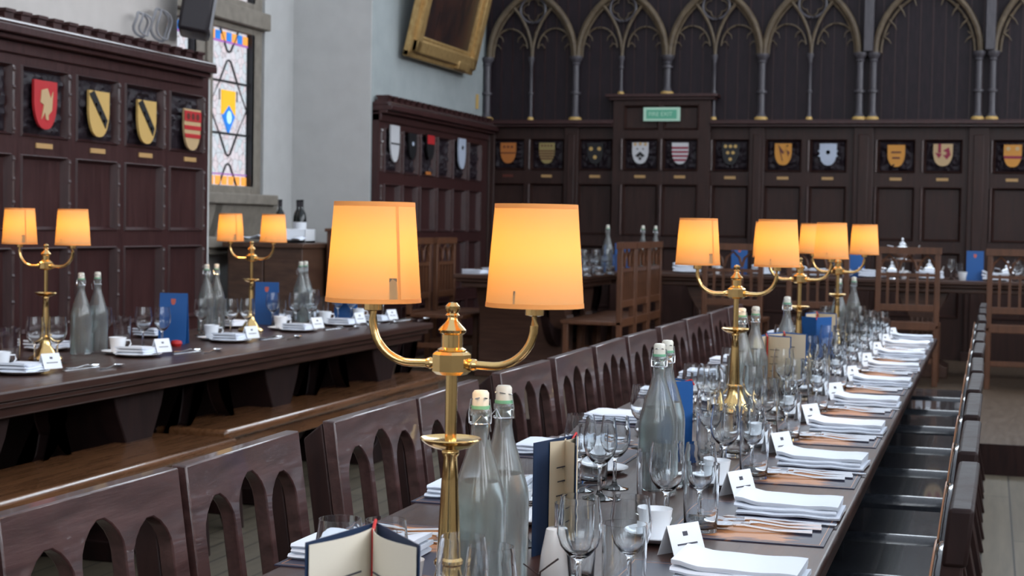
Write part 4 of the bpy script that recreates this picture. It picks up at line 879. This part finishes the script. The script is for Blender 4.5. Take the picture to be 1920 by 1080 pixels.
# ------------------------------------------------------------------ refectory table
g_ = 'settings on the refectory table'
LY = [(3.4, -3.38), (4.25, -3.38), (5.08, -3.38), (5.93, -3.39), (6.84, -3.42), (7.66, -3.44), (8.2, -3.42), (8.6, -3.38)]
sp_big = Stock(saucer(.1, 'side_plate'))
for k, (y, x) in enumerate(LY):
    w_ = '%s place, bench side of refectory table' % ORD[k]
    sp_big((x, y, T), 0, 'white side plate, ' + w_, 'side plates refectory'); nk((x, y, T + .012), R(95), 'folded white napkin on a plate, ' + w_, 'napkins refectory', sc=(.85, .85, 1))
    pc((x + .06, y + .09, T + .016), R(70), 'white tent name card on the plate, ' + w_, 'name cards refectory')
    cp((x - .13, y + .06, T + .0055), R(40), 'small white cup, ' + w_, 'cups refectory', sc=(1.2, 1.2, 1.2)); sc_((x - .13, y + .06, T), 0, 'white saucer, ' + w_, 'saucers refectory')
    kn((x + .1, y + .25, T), R(85), 'silver knife near the table edge, ' + w_, 'cutlery refectory'); fk((x + .06, y + .3, T), R(88), 'silver fork by the knife, ' + w_, 'cutlery refectory'); spn((x + .17, y + .33, T), R(95), 'silver spoon by the knife, ' + w_, 'cutlery refectory')
    for q, (dx, dy) in enumerate(((-.18, .36), (-.25, .30), (-.12, .42))):
        (tb if q == 1 else wg)((x + dx, y + dy, T), 0, ('stemmed wine glass', 'clear tumbler', 'outer stemmed wine glass')[q] + ', ' + w_, 'glasses refectory', sc=(1.1, 1.1, 1.1))
    w_ = '%s place, wall side of refectory table' % ORD[k]
    sp_big((-3.88, y + .1, T), 0, 'white side plate, ' + w_, 'side plates refectory wall side'); nk((-3.88, y + .1, T + .012), R(85), 'folded white napkin on a plate, ' + w_, 'napkins refectory wall side', sc=(.85, .85, 1))
    wg((-3.72, y + .28, T), 0, 'stemmed wine glass, ' + w_, 'glasses refectory wall side', sc=(1.1, 1.1, 1.1))
for k, (x, y, lb) in enumerate(((-3.66, 5.93, 'bench side water bottle of the pair beside the griffin shield lamp'), (-3.66, 6.06, 'farther water bottle of the pair beside the griffin shield lamp'), (-3.88, 7.48, 'front water bottle of the pair before the panelling end'), (-3.88, 7.59, 'rear water bottle of the pair before the panelling end'), (-3.78, 8.44, 'front water bottle of the pair at the dais end of the refectory table'), (-3.80, 8.55, 'rear water bottle of the pair at the dais end of the refectory table'))):
    wbo((x, y, T), R(rnd(-40, 40)), lb, 'water bottles on the refectory table', sc=(1.05, 1.05, 1.02))
def blue_folder():
    e = empty('menu_folder'); tag(e, '', 'menu')
    for s_, mt_ in ((1, 'blue_card'), (-1, 'blue_card')):
        MB().box(-.065, .065, -.0015, .0015, 0, .235).build('cover', mt_, e, loc=(0, s_ * .0, 0)).rotation_euler = (s_ * R(7), 0, 0)
    e.children[0].location = (0, -.03, 0); e.children[0].rotation_euler = (R(-7), 0, 0); e.children[1].location = (0, .03, 0); e.children[1].rotation_euler = (R(7), 0, 0)
    MB().prism([(a * 1.0, b_) for a, b_ in shield_poly(.022, .028)], -.0022, -.0016, 'y').build('crest', 'crest_red', e.children[0], loc=(0, 0, .195)); return e
bf = Stock(blue_folder())
for k, (x, y, z, lb) in enumerate(((-3.73, 5.27, T, 'blue menu folder with red crest beside the griffin shield lamp'), (-3.6, 6.62, T, 'blue menu folder with red crest standing midway along the refectory table'), (-3.83, 8.10, T, 'blue menu folder with red crest before the window bay lamp'), (-3.6, 8.68, T, 'blue menu folder at the dais end of the refectory table'),
                                     (-.11, 13.1, .95, 'blue menu folder on the high table by the aisle'), (-1.03, 13.15, .95, 'blue menu folder on the high table behind the far lamp'), (-1.98, 13.2, .95, 'blue menu folder on the high table behind the second lamp'), (-3.0, 13.35, .95, 'blue menu folder where the short table meets the high table'), (-3.3, 12.4, .95, 'blue menu folder on the short dais table'))):
    bf((x, y, z), R(12 if z == T else 5), lb, 'blue menu folders')
for k, (x, y) in enumerate(((-3.52, 6.5), (-3.62, 7.82))):
    o = MB().lathe([(0, 0), (.02, 0), (.026, .012), (.022, .024), (0, .028)], 12).build('red_favour', 'red_cord', None, loc=(x, y, T)); tag(o, ('small red favour at the foot of the midway blue folder', 'small red favour before the window bay blue folder')[k], 'favour', 'red favours')

# ------------------------------------------------------------------ dais tables
HT = .95
for k, x in enumerate((-2.4, -1.75, -1.35, -.9, -.45, .05, .6, 1.1)):
    w_ = '%s place along the high table' % ORD[k]
    sp_big((x, 13.1, HT), 0, 'white side plate, ' + w_, 'side plates high table'); nk((x, 13.1, HT + .012), 0, 'folded white napkin on a plate, ' + w_, 'napkins high table', sc=(1, 1, 2))
    wg((x + .16, 13.2, HT), 0, 'stemmed wine glass, ' + w_, 'glasses high table'); tb((x + .22, 13.26, HT), 0, 'clear tumbler, ' + w_, 'glasses high table'); cp((x + .25, 13.08, HT), 0, 'white cup, ' + w_, 'cups high table', sc=(1.2, 1.2, 1.2))
def teapot():
    e = empty('silver_teapot'); tag(e, '', 'teapot')
    MB().lathe([(0, 0), (.045, 0), (.04, .01), (.07, .04), (.078, .07), (.06, .1), (.035, .115)], 24).build('pot_body', 'silver', e)
    MB().lathe([(.038, .114), (.03, .13), (.012, .142), (.008, .15), (.014, .162), (0, .175)], 18).build('lid', 'silver', e)
    MB().tube([(.07, 0, .05), (.11, 0, .07), (.125, 0, .115)], [.016, .011, .008], 8).build('spout', 'silver', e)
    MB().tube([(-.065, 0, .1), (-.11, 0, .11), (-.12, 0, .07), (-.075, 0, .045)], .006, 8).build('handle', 'silver', e); return e
tp = Stock(teapot())
tr_ = empty('serving_stand', (-.68, 13.35, HT)); tag(tr_, 'low dark wooden stand raising the silver teapot on the high table', 'stand')
MB().box(-.17, .17, -.1, .1, .13, .15).build('shelf', 'oak', tr_, .004)
for a in (-.15, .15):
    for b_ in (-.08, .08): MB().box(a - .01, a + .01, b_ - .01, b_ + .01, 0, .13).build('leg', 'oak', tr_)
tp((-.68, 13.35, HT + .151), 0, 'silver teapot raised on a stand on the high table', 'silver teapots', sc=(1.1, 1.1, 1.0)); tp((-.74, 13.0, HT), R(30), 'silver teapot standing below the raised one', 'silver teapots', sc=(.8, .8, .8)); tp((-.46, 13.22, HT), R(0), 'silver teapot next to the blue folder by the aisle', 'silver teapots', sc=(.9, .9, .9)); tp((.14, 13.3, HT), R(0), 'silver teapot past the aisle end folder', 'silver teapots', sc=(.9, .9, .9))
for k, (x, y) in enumerate(((-3.0, 12.78), (-2.86, 13.5), (-2.75, 13.5), (-2.38, 13.45))):
    wbo((x, y, HT), R(20 * k), ('water bottle on the short dais table', 'water bottle where the dais tables meet, wall side of a pair', 'water bottle where the dais tables meet, aisle side of a pair', 'water bottle on the high table before the door case')[k], 'water bottles on the dais', sc=(1.1, 1.1, 1.15))
for k in range(24):
    x, y = -3.62 + .12 * (k % 6) + .02 * (k // 6), 11.7 + .3 * (k // 6)
    (wg, tb)[k % 2]((x + .12, y, HT), 0, '%s on the short dais table, %s row, %s from the wall' % (('stemmed wine glass', 'clear tumbler')[k % 2], ORD[k // 6], ORD[k % 6]), 'glasses on the short dais table', sc=(1.15, 1.15, 1.15))
for k in range(6):
    x, y = (-3.72, -3.06)[k % 2], 11.5 + .5 * (k // 2); nk((x, y, HT + .001), R(90), 'folded white napkin on the short dais table, %s row, %s side' % (ORD[k // 2], ('wall', 'aisle')[k % 2]), 'napkins on the short dais table')
